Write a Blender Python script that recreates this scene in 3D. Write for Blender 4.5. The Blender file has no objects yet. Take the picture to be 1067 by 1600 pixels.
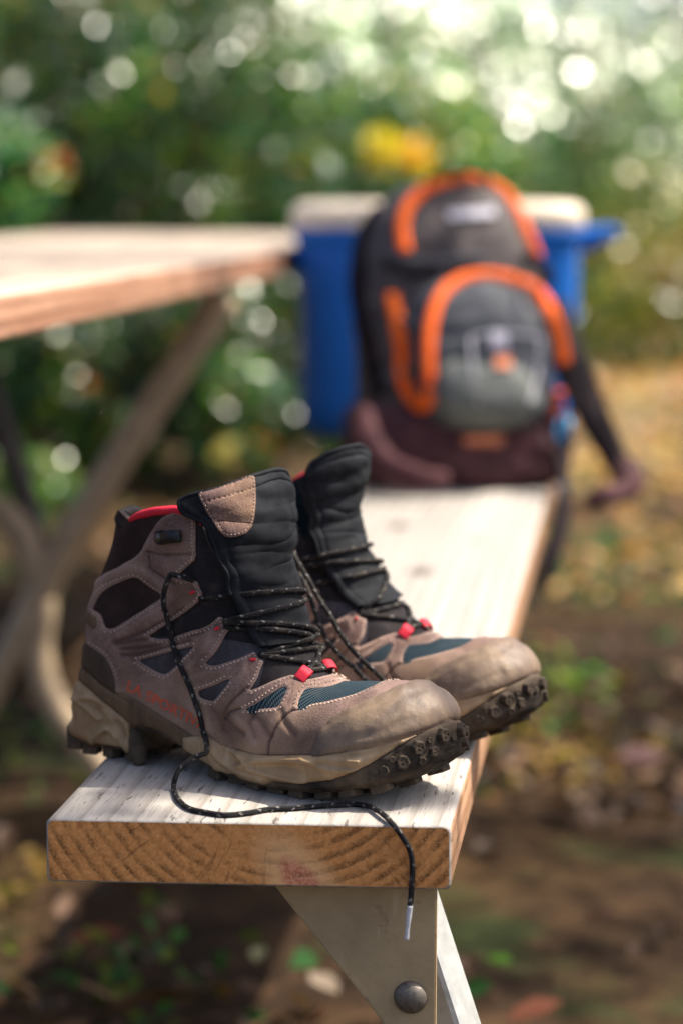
import bpy, bmesh, math, random
import numpy as np
from mathutils import Vector, Matrix
from mathutils.bvhtree import BVHTree

# ------------------------------------------------------------------ camera, world, sun, exposure
SC = bpy.context.scene
COL = SC.collection
ZB = 0.45                                   # top of the bench
PITCH, YAW = math.radians(7.4645), math.radians(6.8319)
CAMPOS = np.array([0.0, 0.0, ZB + 0.3664])
cam_d = bpy.data.cameras.new('camera')
cam = bpy.data.objects.new('camera', cam_d); COL.objects.link(cam)
cam.location = CAMPOS
cam.rotation_euler = (math.pi / 2 - PITCH, 0, YAW)
cam_d.sensor_fit = 'VERTICAL'; cam_d.sensor_height = 36.0
cam_d.lens = 36.0 * 3778.0 / 1600.0
cam_d.clip_start = 0.05; cam_d.clip_end = 400
cam_d.dof.use_dof = True
cam_d.dof.focus_distance = 1.475
cam_d.dof.aperture_fstop = 3.5
cam_d.dof.aperture_blades = 9
SC.camera = cam

SUN_EL, SUN_FROM = math.radians(56), np.array([0.96, 0.28])   # the sun stands to the right, a little beyond
world = bpy.data.worlds.new('World'); SC.world = world; world.use_nodes = True
wn = world.node_tree; bg = wn.nodes['Background']
sky = wn.nodes.new('ShaderNodeTexSky'); sky.sky_type = 'NISHITA'; sky.sun_disc = False
sky.sun_elevation = SUN_EL
sky.sun_rotation = math.atan2(SUN_FROM[0], SUN_FROM[1])
sky.air_density = 0.8; sky.dust_density = 4.0; sky.ozone_density = 0.3
wn.links.new(sky.outputs[0], bg.inputs[0]); bg.inputs[1].default_value = 0.11
sun_d = bpy.data.lights.new('sun', 'SUN'); sun_d.energy = 4.2; sun_d.angle = math.radians(0.6)
sun_d.color = (1.0, 0.92, 0.78)
sun = bpy.data.objects.new('sun', sun_d); COL.objects.link(sun)
sdir = Vector((SUN_FROM[0] * math.cos(SUN_EL), SUN_FROM[1] * math.cos(SUN_EL), math.sin(SUN_EL)))
sun.rotation_euler = sdir.to_track_quat('Z', 'Y').to_euler(); sun.location = (3, 1, 6)
SC.view_settings.view_transform = 'Standard'; SC.view_settings.look = 'None'
SC.view_settings.exposure = 1.1; SC.view_settings.gamma = 1.0
SC.cycles.use_denoising = True
SC.cycles.sample_clamp_indirect = 6.0
SC.cycles.max_bounces = 8; SC.cycles.transparent_max_bounces = 8
R = random.Random(7); NR = np.random.default_rng(11)

# ------------------------------------------------------------------ surveying: sight lines measured on the photograph
FW = np.array([-math.sin(YAW) * math.cos(PITCH), math.cos(YAW) * math.cos(PITCH), -math.sin(PITCH)])
RT = np.array([math.cos(YAW), math.sin(YAW), 0.0]); UP = np.cross(RT, FW)
GR = np.array([-math.sin(YAW), math.cos(YAW), 0.0])
def sight(u, v):
    d = FW + RT * ((u - 533.5) / 3778.0) - UP * ((v - 800.0) / 3778.0)
    return d / np.linalg.norm(d)
def survey(P):
    d = np.asarray(P, float) - CAMPOS; z = d @ FW
    return np.stack([533.5 + 3778 * (d @ RT) / z, 800 - 3778 * (d @ UP) / z], -1)
def on_plane(u, v, n, p0):
    r = sight(u, v); n = np.asarray(n, float)
    return CAMPOS + r * (((np.asarray(p0) - CAMPOS) @ n) / (r @ n))
def on_z(u, v, z): return on_plane(u, v, (0, 0, 1), (0, 0, z))
def at_depth(u, v, dep):
    r = sight(u, v); return CAMPOS + r * dep / (r @ FW)

# ------------------------------------------------------------------ object helpers
def mesh_np(name, V, F, smooth=True, uv=None, colr=None):
    """F: one array (n,3|4) or a list of such arrays"""
    V = np.asarray(V, np.float32); Fs = [np.asarray(f, np.int32) for f in (F if isinstance(F, list) else [F]) if len(f)]
    me = bpy.data.meshes.new(name)
    me.vertices.add(len(V)); me.vertices.foreach_set('co', V.ravel())
    loops = np.concatenate([f.ravel() for f in Fs]); sizes = np.concatenate([np.full(len(f), f.shape[1], np.int32) for f in Fs])
    starts = np.concatenate([[0], np.cumsum(sizes)[:-1]]).astype(np.int32)
    me.loops.add(len(loops)); me.loops.foreach_set('vertex_index', loops)
    me.polygons.add(len(sizes)); me.polygons.foreach_set('loop_start', starts)
    try: me.polygons.foreach_set('loop_total', sizes)
    except Exception: pass
    me.polygons.foreach_set('use_smooth', np.full(len(sizes), smooth))
    if uv is not None:
        l = me.uv_layers.new(name='UVMap'); l.data.foreach_set('uv', np.asarray(uv, np.float32)[loops].ravel())
    if colr is not None:
        a = me.color_attributes.new('tint', 'FLOAT_COLOR', 'POINT')
        c = np.ones((len(V), 4), np.float32); c[:, :3] = colr; a.data.foreach_set('color', c.ravel())
    me.update(); me.validate()
    return me
def obj(name, me, mat=None, parent=None, loc=None, rot=None):
    o = bpy.data.objects.new(name, me); COL.objects.link(o)
    if mat and not len(me.materials): me.materials.append(mat)
    if parent is not None: o.parent = parent
    if loc is not None: o.location = loc
    if rot is not None: o.rotation_euler = rot
    return o
def thing(name, label, cat, loc=(0, 0, 0), rz=0, group=None):
    o = bpy.data.objects.new(name, None); COL.objects.link(o); o.location = loc; o.rotation_euler = (0, 0, rz)
    o.empty_display_size = 0.05
    return tag(o, label, cat, group)
def tag(o, label, cat, group=None, kind=None):
    if label: o['label'] = label
    if cat: o['category'] = cat
    if group: o['group'] = group
    if kind: o['kind'] = kind
    return o
def box_me(name, size, bevel=0.0, seg=2, cuts=0):
    bm = bmesh.new(); bmesh.ops.create_cube(bm, size=1.0)
    bmesh.ops.scale(bm, vec=size, verts=bm.verts)
    if bevel: bmesh.ops.bevel(bm, geom=bm.edges[:], offset=bevel, segments=seg, profile=0.5, affect='EDGES')
    me = bpy.data.meshes.new(name); bm.to_mesh(me); bm.free()
    for p in me.polygons: p.use_smooth = False
    return me
def spline(P, n, closed=False):
    """Catmull-Rom through the points, resampled to n even steps"""
    P = np.asarray(P, float)
    if closed: Q = np.vstack([P[-1], P, P[0], P[1]])
    else: Q = np.vstack([2 * P[0] - P[1], P, 2 * P[-1] - P[-2]])
    out = []
    for i in range(1, len(Q) - 2):
        t = np.linspace(0, 1, 14, endpoint=False)[:, None]; a, b, c, d = Q[i - 1], Q[i], Q[i + 1], Q[i + 2]
        out.append(0.5 * ((2 * b) + (c - a) * t + (2 * a - 5 * b + 4 * c - d) * t * t + (3 * b - a - 3 * c + d) * t ** 3))
    out.append(Q[-2][None]); X = np.vstack(out)
    L = np.concatenate([[0], np.cumsum(np.linalg.norm(np.diff(X, axis=0), axis=1))])
    s = np.linspace(0, L[-1], n)
    return np.stack([np.interp(s, L, X[:, k]) for k in range(X.shape[1])], -1)
def tube_me(name, P, r, n=None, k=10, flat=1.0, up=None, caps=True):
    """a round or flat cord along the points; UV = metres along, turn"""
    P = np.asarray(P, float)
    L = np.linalg.norm(np.diff(P, axis=0), axis=1).sum()
    n = n or max(8, int(L / 0.0025)); X = spline(P, n)
    T = np.gradient(X, axis=0); T /= np.linalg.norm(T, axis=1)[:, None] + 1e-12
    if up is None:
        u = np.array([0, 0, 1.0]) if abs(T[0, 2]) < 0.9 else np.array([1.0, 0, 0]); U = np.zeros_like(X)
        for i in range(n):
            u = u - T[i] * (u @ T[i]); u /= np.linalg.norm(u) + 1e-12; U[i] = u
    else:
        U = np.broadcast_to(np.asarray(up, float), X.shape).copy()
        if U.shape[0] != n: U = np.repeat(U[:1], n, 0)
        U -= T * (U * T).sum(1)[:, None]; U /= np.linalg.norm(U, axis=1)[:, None] + 1e-12
    B = np.cross(T, U)
    rr = np.full(n, r) if np.isscalar(r) else np.interp(np.linspace(0, 1, n), np.linspace(0, 1, len(r)), r)
    a = np.linspace(0, 2 * math.pi, k, endpoint=False)
    V = X[:, None] + rr[:, None, None] * (np.cos(a)[None, :, None] * B[:, None] + flat * np.sin(a)[None, :, None] * U[:, None])
    V = V.reshape(-1, 3); i = np.arange(n - 1)[:, None] * k; j = np.arange(k)[None]; j2 = (j + 1) % k
    F = np.stack([i + j, i + j2, i + k + j2, i + k + j], -1).reshape(-1, 4)
    s = np.concatenate([[0], np.cumsum(np.linalg.norm(np.diff(X, axis=0), axis=1))])
    uv = np.stack([np.repeat(s, k), np.tile(np.arange(k) / k, n)], -1)
    Fs = [F]
    if caps:
        V = np.vstack([V, X[0], X[-1]]); uv = np.vstack([uv, [0, 0], [s[-1], 0]])
        jj = np.arange(k); j3 = (jj + 1) % k
        Fs.append(np.stack([np.full(k, n * k), j3, jj], -1)); Fs.append(np.stack([np.full(k, n * k + 1), (n - 1) * k + jj, (n - 1) * k + j3], -1))
    return mesh_np(name, V, Fs, True, uv)

# ------------------------------------------------------------------ materials
class NT:
    def __init__(s, name):
        s.m = bpy.data.materials.new(name); s.m.use_nodes = True; s.t = s.m.node_tree
        s.t.nodes.clear(); s.out = s.t.nodes.new('ShaderNodeOutputMaterial'); s._tc = None
    def n(s, typ, props=None, **kw):
        nd = s.t.nodes.new('ShaderNode' + typ)
        for k, v in (props or {}).items(): setattr(nd, k, v)
        for k, v in kw.items():
            key = int(k[1:]) if k[0] == '_' and k[1:].isdigit() else k.replace('_', ' ')
            sock = nd.inputs[key]
            if isinstance(v, bpy.types.NodeSocket): s.t.links.new(v, sock)
            else:
                if sock.type == 'RGBA' and not hasattr(v, '__len__'): v = (v, v, v, 1)
                if sock.type == 'RGBA' and len(v) == 3: v = (*v, 1)
                sock.default_value = v
        return nd
    @property
    def co(s):
        if s._tc is None: s._tc = s.t.nodes.new('ShaderNodeTexCoord')
        return s._tc.outputs['Object']
    @property
    def uv(s):
        s.co; return s._tc.outputs['UV']
    def map(s, v, scale=(1, 1, 1), loc=(0, 0, 0), rot=(0, 0, 0)):
        return s.n('Mapping', Vector=v, Scale=scale, Location=loc, Rotation=rot).outputs[0]
    def noise(s, scale, detail=4, rough=0.55, v=None, dist=0.0):
        return s.n('TexNoise', Vector=v or s.co, Scale=scale, Detail=detail, Roughness=rough, Distortion=dist).outputs[0]
    def vor(s, scale, v=None, feature='F1'):
        return s.n('TexVoronoi', {'feature': feature}, Vector=v or s.co, Scale=scale)
    def ramp(s, fac, stops, interp='LINEAR'):
        nd = s.n('ValToRGB', _0=fac); r = nd.color_ramp; r.interpolation = interp
        while len(r.elements) < len(stops): r.elements.new(0.5)
        for e, (p, c) in zip(r.elements, stops):
            e.position = p; e.color = (c, c, c, 1) if not hasattr(c, '__len__') else (*c, 1)
        return nd.outputs[0]
    def math(s, op, a, b=0.0, c=0.0): return s.n('Math', {'operation': op}, _0=a, _1=b, _2=c).outputs[0]
    def mix(s, f, a, b, mode='MIX'):
        nd = s.t.nodes.new('ShaderNodeMix'); nd.data_type = 'RGBA'; nd.blend_type = mode
        for idx, v in ((0, f), (6, a), (7, b)):
            if isinstance(v, bpy.types.NodeSocket): s.t.links.new(v, nd.inputs[idx])
            else:
                if idx and not hasattr(v, '__len__'): v = (v, v, v)
                nd.inputs[idx].default_value = (*v, 1) if idx else v
        return nd.outputs[2]
    def sep(s, v): return s.n('SeparateXYZ', Vector=v).outputs
    def bump(s, h, dist=0.001, strength=1.0, prev=None):
        kw = dict(Height=h, Distance=dist, Strength=strength)
        if prev is not None: kw['Normal'] = prev
        return s.n('Bump', **kw).outputs[0]
    def bsdf(s, color, rough=0.6, normal=None, **kw):
        kw.setdefault('Specular_IOR_Level', 0.12 if rough >= 0.72 else 0.4 if rough < .6 else 0.25)
        b = s.n('BsdfPrincipled', **{'Base_Color': color, 'Roughness': rough}, **kw)
        if normal is not None: s.t.links.new(normal, b.inputs['Normal'])
        return b
    def done(s, b): s.t.links.new(b.outputs[0], s.out.inputs[0]); return s.m

def m_suede():
    t = NT('suede_leather')
    big = t.noise(38, 5, 0.6); fine = t.noise(900, 3, 0.7); sp = t.noise(2600, 2, 0.5)
    c = t.ramp(big, [(0.3, (0.070, 0.033, 0.028)), (0.5, (0.150, 0.083, 0.070)), (0.72, (0.28, 0.170, 0.148))])
    c = t.mix(t.ramp(fine, [(0.42, 0.0), (0.72, 0.5)]), c, (0.40, 0.30, 0.275))
    dust = t.ramp(t.noise(16, 6, 0.65), [(0.46, 0.0), (0.68, 0.6)])
    c = t.mix(dust, c, (0.27, 0.17, 0.10))
    c = t.mix(t.ramp(t.noise(24, 5, 0.7, t.map(t.co, loc=(3, 1, 2))), [(0.5, 0.0), (0.72, 0.55)]), c, (0.10, 0.055, 0.048))
    z = t.sep(t.co)[2]
    low = t.math('MULTIPLY', t.ramp(t.math('MULTIPLY', z, 10.0), [(0.25, 0.75), (0.75, 0.0)]), t.ramp(t.noise(60, 4, 0.7), [(0.35, 0.2), (0.65, 1.0)]))
    c = t.mix(low, c, (0.29, 0.205, 0.135))
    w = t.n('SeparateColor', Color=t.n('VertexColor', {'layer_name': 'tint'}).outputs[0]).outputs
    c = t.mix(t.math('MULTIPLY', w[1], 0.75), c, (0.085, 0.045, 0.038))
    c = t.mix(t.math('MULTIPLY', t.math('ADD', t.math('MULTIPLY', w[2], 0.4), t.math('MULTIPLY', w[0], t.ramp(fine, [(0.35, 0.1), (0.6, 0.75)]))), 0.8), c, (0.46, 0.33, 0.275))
    b = t.bump(fine, 0.0006, 0.7); b = t.bump(sp, 0.00025, 0.6, b)
    return t.done(t.bsdf(c, 0.9, b, Sheen_Weight=0.08, Sheen_Roughness=0.5))
def m_cloth(name, c1, c2, weave=1500, dust=0.25, dustc=(0.16, 0.12, 0.09), rough=0.85, wb=0.5, sheen=0.0):
    t = NT(name)
    c = t.ramp(t.noise(45, 5, 0.6), [(0.35, c1), (0.68, c2)])
    w = t.noise(weave, 2, 0.5)
    c = t.mix(t.ramp(w, [(0.5, 0.0), (0.75, 0.30)]), c, tuple(min(1, x * 2.0 + 0.004) for x in c2))
    c = t.mix(t.ramp(t.noise(70, 6, 0.7), [(0.5, 0.0), (0.75, dust)]), c, dustc)
    b = t.bump(w, 0.0004, wb); b = t.bump(t.noise(120, 3, 0.5), 0.0012, 0.35, b)
    return t.done(t.bsdf(c, rough, b, Sheen_Weight=sheen))
def m_mesh():
    t = NT('teal_mesh_fabric')
    v = t.map(t.co, rot=(0, 0, 0.5)); x = t.sep(v)[0]
    rib = t.math('SINE', t.math('MULTIPLY', x, 2 * math.pi / 0.0021))
    rib2 = t.math('SINE', t.math('MULTIPLY', t.sep(v)[1], 2 * math.pi / 0.0012))
    h = t.math('ADD', rib, t.math('MULTIPLY', rib2, 0.35))
    c = t.ramp(t.math('MULTIPLY_ADD', h, 0.4, 0.5), [(0.2, (0.006, 0.012, 0.018)), (0.8, (0.045, 0.078, 0.100))])
    c = t.mix(t.ramp(t.noise(60, 5, 0.7), [(0.5, 0.0), (0.75, 0.3)]), c, (0.15, 0.13, 0.11))
    return t.done(t.bsdf(c, 0.8, t.bump(h, 0.0004, 0.8)))
def m_rubber(name, c1, c2, c3, dustamt=0.7, rough=0.7, streak=True):
    t = NT(name)
    v = t.map(t.co, scale=(1.0, 1.0, 0.35)) if streak else t.co
    c = t.ramp(t.noise(55, 6, 0.65, v), [(0.3, c1), (0.62, c2)])
    d = t.ramp(t.noise(28, 8, 0.72, v, 0.6), [(0.40, 0.0), (0.62, dustamt)])
    c = t.mix(d, c, c3)
    sc = t.ramp(t.noise(420, 2, 0.4, t.map(t.co, scale=(0.25, 0.3, 1.6), rot=(0, 0.35, 0))), [(0.70, 0.0), (0.80, 0.3)])
    c = t.mix(sc, c, tuple(min(1, x * 1.7) for x in c3))
    b = t.bump(t.noise(260, 5, 0.6), 0.0007, 0.5); b = t.bump(t.noise(1800, 2, 0.5), 0.0002, 0.5, b)
    return t.done(t.bsdf(c, rough, b))
def m_plain(name, c, rough=0.5, metallic=0.0, nz=200, amp=0.25, bd=0.0004, **kw):
    t = NT(name)
    cc = t.mix(t.ramp(t.noise(nz, 4, 0.6), [(0.35, 0.0), (0.7, 1.0)]), c, tuple(x * (1 - amp) for x in c))
    return t.done(t.bsdf(cc, rough, t.bump(t.noise(nz * 4, 3), bd, 0.4), Metallic=metallic, **kw))
def m_lace():
    t = NT('braided_lace')
    uv = t.sep(t.uv); u, a = uv[0], uv[1]
    def helix(sgn, per): return t.math('SINE', t.math('ADD', t.math('MULTIPLY', u, 2 * math.pi / per), t.math('MULTIPLY', a, sgn * 2 * math.pi)))
    d1, d2 = helix(1, 0.0135), helix(-1, 0.0117)
    fleck = t.math('MULTIPLY', t.math('GREATER_THAN', d1, 0.86), t.math('GREATER_THAN', d2, 0.5))
    fleck2 = t.math('MULTIPLY', t.math('GREATER_THAN', d2, 0.92), t.math('LESS_THAN', d1, -0.7))
    f = t.math('MAXIMUM', fleck, fleck2)
    w1 = t.math('SINE', t.math('ADD', t.math('MULTIPLY', u, 2 * math.pi / 0.0017), t.math('MULTIPLY', a, 8 * math.pi)))
    w2 = t.math('SINE', t.math('SUBTRACT', t.math('MULTIPLY', u, 2 * math.pi / 0.0017), t.math('MULTIPLY', a, 8 * math.pi)))
    w = t.math('MULTIPLY', w1, w2)
    base = t.ramp(w, [(0.0, (0.010, 0.010, 0.012)), (1.0, (0.05, 0.045, 0.045))])
    base = t.mix(t.ramp(t.noise(90, 5, 0.7), [(0.48, 0.0), (0.7, 0.35)]), base, (0.16, 0.13, 0.10))
    c = t.mix(t.math('MULTIPLY', f, t.ramp(t.noise(300, 2), [(0.35, 0.25), (0.6, 0.85)])), base, (0.26, 0.245, 0.225))
    return t.done(t.bsdf(c, 0.75, t.bump(w, 0.0003, 0.8)))
def m_print():
    t = NT('worn_orange_print')
    f = t.ramp(t.noise(300, 5, 0.75), [(0.36, 0.25), (0.54, 1.0)])
    c = t.mix(f, (0.20, 0.118, 0.10), (0.60, 0.10, 0.045))
    return t.done(t.bsdf(c, 0.85))
def m_wood_top(name='weathered_pine', pal=((0.32, 0.295, 0.27), (0.49, 0.455, 0.415)), gm=0.52, knots=()):
    """weathered face and edge grain: stretched along y (object space)"""
    t = NT(name)
    v = t.map(t.co, scale=(1, 0.045, 1)); x, y, z = t.sep(t.co)[:3]
    warp = t.noise(3.0, 3, 0.5, t.map(t.co, scale=(1, 0.5, 1)))
    xx = t.math('ADD', x, t.math('MULTIPLY', warp, 0.02))
    g = t.math('FRACT', t.math('MULTIPLY', t.math('ADD', xx, t.math('MULTIPLY', z, 1.1)), 62))
    late = t.ramp(g, [(0.0, 0.0), (0.55, 0.15), (0.86, 1.0), (0.97, 0.0)])
    fib = t.noise(900, 4, 0.65, t.map(t.co, scale=(1, 0.03, 1)))
    pale = t.ramp(t.noise(26, 5, 0.6, v), [(0.3, pal[0]), (0.7, pal[1])])
    c = t.mix(t.math('MULTIPLY', late, gm), pale, tuple(q * .5 for q in (pal[0][0], pal[0][1] * .92, pal[0][2] * .82)))
    c = t.mix(t.ramp(fib, [(0.50, 0.0), (0.70, 0.6)]), c, tuple(q * .55 for q in pal[0]))
    c = t.mix(t.ramp(t.noise(9, 4, 0.6, t.map(t.co, scale=(1, 0.25, 1))), [(0.5, 0.0), (0.75, 0.35)]), c, tuple(q * .95 for q in pal[0]))
    pit = t.noise(330, 2, 0.5, t.map(t.co, scale=(1, 0.12, 1)))
    pm = t.ramp(pit, [(0.64, 0.0), (0.70, 0.85)])
    c = t.mix(pm, c, (0.12, 0.10, 0.09))
    for kx, ky, ks in knots:
        dx, dy = t.math('SUBTRACT', x, kx), t.math('MULTIPLY', t.math('SUBTRACT', y, ky), 0.42)
        kd = t.math('ADD', t.math('SQRT', t.math('ADD', t.math('MULTIPLY', dx, dx), t.math('MULTIPLY', dy, dy))), t.math('MULTIPLY', t.math('SUBTRACT', t.noise(70, 3), 0.5), 0.008))
        c = t.mix(t.ramp(t.math('MULTIPLY', kd, 1 / ks), [(0.35, 0.85), (1.0, 0.0)]), c, (0.10, 0.075, 0.06))
    h = t.math('SUBTRACT', t.math('MULTIPLY', fib, 0.6), t.math('ADD', pm, t.math('MULTIPLY', g, 0.25)))
    return t.done(t.bsdf(c, 0.72, t.bump(h, 0.0009, 0.6)))
def m_wood_end(cx, cz):
    """sawn end grain: rings round a pith (cx, cz) above the board"""
    t = NT('sawn_end_grain'); x, y, z = t.sep(t.co)[:3]
    wob = t.math('MULTIPLY', t.math('SUBTRACT', t.noise(16, 3, 0.5), 0.5), 0.0045)
    dx, dz = t.math('SUBTRACT', x, cx), t.math('SUBTRACT', z, cz)
    r = t.math('ADD', t.math('SQRT', t.math('ADD', t.math('MULTIPLY', dx, dx), t.math('MULTIPLY', dz, dz))), wob)
    ph = t.math('FRACT', t.math('ADD', t.math('MULTIPLY', r, 1 / 0.0078), t.math('MULTIPLY', t.noise(5, 2, 0.5), 0.5)))
    grit = t.noise(1150, 3, 0.8); grit2 = t.noise(420, 3, 0.7)
    late = t.ramp(ph, [(0.30, 0.0), (0.72, 1.0), (0.88, 0.9), (1.0, 0.0)])
    lg = t.math('MULTIPLY', late, t.math('MULTIPLY', t.ramp(grit, [(0.46, 0.0), (0.56, 1.0)]), t.ramp(t.noise(55, 3, 0.7), [(0.4, 0.1), (0.6, 1.0)])))
    c = t.ramp(grit2, [(0.3, (0.52, 0.20, 0.055)), (0.7, (0.80, 0.38, 0.13))])
    c = t.mix(t.math('MULTIPLY', late, t.ramp(t.noise(30, 3, 0.6), [(0.35, 0.0), (0.75, 0.45)])), c, (0.42, 0.165, 0.045))
    c = t.mix(t.math('MULTIPLY', lg, 0.85), c, (0.09, 0.038, 0.014))
    ang = t.math('ARCTAN2', dx, dz)
    ray = t.noise(1.0, 2, 0.6, t.n('CombineXYZ', X=t.math('MULTIPLY', ang, 26), Y=t.math('MULTIPLY', r, 14), Z=0.0).outputs[0])
    crack = t.ramp(ray, [(0.655, 0.0), (0.675, 1.0), (0.70, 1.0), (0.715, 0.0)])
    c = t.mix(t.math('MULTIPLY', crack, 0.3), c, (0.10, 0.045, 0.02))
    # the knot at the bottom edge
    kx, kz = t.math('SUBTRACT', x, -0.187), t.math('SUBTRACT', z, -0.037)
    kd = t.math('SQRT', t.math('ADD', t.math('POWER', t.math('MULTIPLY', t.math('ADD', kx, t.math('MULTIPLY', kz, 0.55)), 0.9), 2.0), t.math('POWER', t.math('MULTIPLY', kz, 0.62), 2.0)))
    kd = t.math('ADD', kd, t.math('MULTIPLY', t.math('SUBTRACT', t.noise(90, 3), 0.5), 0.006))
    km = t.ramp(t.math('MULTIPLY', kd, 40), [(0.30, 0.9), (0.46, 0.0)])
    kc = t.mix(t.ramp(t.noise(500, 3, 0.6), [(0.4, 0.0), (0.6, 1.0)]), (0.52, 0.16, 0.085), (0.74, 0.32, 0.19))
    halo = t.ramp(t.math('MULTIPLY', kd, 40), [(0.5, 0.75), (0.95, 0.0)])
    c = t.mix(halo, c, (0.86, 0.50, 0.23)); c = t.mix(km, c, kc)
    h = t.math('SUBTRACT', t.math('MULTIPLY', grit, 0.6), t.math('ADD', lg, crack))
    return t.done(t.bsdf(c, 0.7, t.bump(h, 0.0007, 0.8)))
def m_leaf(name, tint=True, c=(0.05, 0.09, 0.03), trans=0.35, rough=0.15, spec=0.5):
    t = NT(name)
    if tint: base = t.n('VertexColor', {'layer_name': 'tint'}).outputs[0]
    else: base = t.n('RGB').outputs[0]; base.default_value = (*c, 1)
    base = t.mix(t.ramp(t.noise(40, 3), [(0.35, 0.0), (0.7, 0.35)]), base, t.mix(1.0, base, (0.6, 0.55, 0.4), 'MULTIPLY'))
    p = t.bsdf(base, rough, Specular_IOR_Level=spec); tr = t.n('BsdfTranslucent', Color=t.mix(1.0, base, (2.0, 2.2, 1.1), 'MULTIPLY'))
    mx = t.n('MixShader', Fac=trans); t.t.links.new(p.outputs[0], mx.inputs[1]); t.t.links.new(tr.outputs[0], mx.inputs[2])
    return t.done(mx)
def m_bark():
    t = NT('bark'); n = t.noise(22, 6, 0.7, t.map(t.co, scale=(1, 1, 0.25)))
    c = t.ramp(n, [(0.35, (0.06, 0.04, 0.028)), (0.65, (0.22, 0.14, 0.095))])
    return t.done(t.bsdf(c, 0.9, t.bump(n, 0.02, 0.7)))
def m_ground():
    t = NT('forest_floor')
    a = t.noise(1.3, 6, 0.6); b = t.noise(14, 6, 0.7); c3 = t.noise(60, 4, 0.7)
    c = t.ramp(b, [(0.32, (0.012, 0.007, 0.004)), (0.5, (0.034, 0.019, 0.010)), (0.68, (0.085, 0.048, 0.024))])
    c = t.mix(t.ramp(a, [(0.45, 0.0), (0.62, 0.6)]), c, t.ramp(c3, [(0.35, (0.035, 0.022, 0.010)), (0.6, (0.15, 0.085, 0.032))]))
    c = t.mix(t.ramp(t.noise(2.6, 4, 0.6), [(0.54, 0.0), (0.64, 0.7)]), c, (0.018, 0.042, 0.012))
    # paler away from the table: sunlit ground is put into the colour
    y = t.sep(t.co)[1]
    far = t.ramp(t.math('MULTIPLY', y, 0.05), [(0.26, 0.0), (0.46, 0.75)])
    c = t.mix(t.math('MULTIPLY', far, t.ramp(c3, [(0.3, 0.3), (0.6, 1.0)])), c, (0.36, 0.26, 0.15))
    h = t.math('ADD', b, t.math('MULTIPLY', c3, 0.4))
    return t.done(t.bsdf(c, 0.9, t.bump(h, 0.03, 0.8)))

M = dict(suede=m_suede(),
         dark=m_cloth('dark_synthetic_fabric', (0.012, 0.010, 0.012), (0.026, 0.022, 0.024)),
         brownfab=m_cloth('dark_brown_fabric', (0.022, 0.013, 0.013), (0.040, 0.025, 0.024), dust=0.12),
         slate=m_cloth('slate_fabric', (0.030, 0.028, 0.035), (0.07, 0.064, 0.075), dust=0.3),
         navy=m_cloth('navy_softshell', (0.006, 0.007, 0.009), (0.016, 0.018, 0.023), weave=2200, dust=0.2, dustc=(0.045, 0.042, 0.042), rough=0.75, sheen=0.0),
         teal=m_mesh(),
         toe=m_rubber('muddy_toe_cap', (0.085, 0.058, 0.045), (0.175, 0.122, 0.090), (0.31, 0.215, 0.130), 0.7, 0.55),
         heelrub=m_rubber('dark_brown_rubber', (0.018, 0.012, 0.010), (0.042, 0.027, 0.020), (0.12, 0.075, 0.042), 0.25, 0.6),
         band=m_rubber('dusty_brown_rubber', (0.030, 0.019, 0.014), (0.085, 0.052, 0.034), (0.22, 0.138, 0.075), 0.5, 0.6),
         mid=m_rubber('tan_midsole_foam', (0.27, 0.180, 0.100), (0.46, 0.325, 0.195), (0.20, 0.125, 0.066), 0.6, 0.6),
         out=m_rubber('black_outsole_rubber', (0.016, 0.013, 0.012), (0.040, 0.033, 0.028), (0.19, 0.135, 0.09), 0.5, 0.75, False),
         red=m_cloth('red_knit', (0.55, 0.012, 0.03), (0.75, 0.03, 0.06), weave=1200, dust=0.1, dustc=(0.3, 0.02, 0.03), rough=0.6),
         stitch=m_plain('tan_thread', (0.62, 0.47, 0.38), 0.8, nz=900),
         lace=m_lace(), print=m_print(), tip=m_plain('clear_white_tip', (0.62, 0.63, 0.66), 0.25, nz=400),
         hook=m_plain('black_metal', (0.03, 0.032, 0.036), 0.32, 0.7, nz=500), bark=m_bark(),
         lining=m_cloth('teal_black_lining', (0.006, 0.012, 0.014), (0.014, 0.03, 0.033), dust=0.05))

# ------------------------------------------------------------------ ground sheet
def build_ground():
    xs = np.concatenate([np.linspace(-150, -6, 14), np.linspace(-5.5, 5.5, 90), np.linspace(6, 150, 14)])
    ys = np.concatenate([np.linspace(-60, 0, 6), np.linspace(0.5, 16, 120), np.linspace(17, 300, 18)])
    X, Y = np.meshgrid(xs, ys, indexing='ij')
    Z = 0.012 * np.sin(X * 5.1 + Y * 2.3) * np.sin(Y * 3.7 - X) + 0.01 * np.sin(X * 11 + 1) * np.cos(Y * 9)
    Z = np.where((abs(X) < 5.6) & (Y > 0.4) & (Y < 16.5), Z, 0)
    i = np.arange(len(xs) - 1)[:, None] * len(ys); j = np.arange(len(ys) - 1)[None]
    F = np.stack([i + j, i + len(ys) + j, i + len(ys) + j + 1, i + j + 1], -1).reshape(-1, 4)
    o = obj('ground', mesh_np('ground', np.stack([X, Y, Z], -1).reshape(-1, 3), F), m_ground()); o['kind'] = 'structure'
build_ground()

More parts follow.
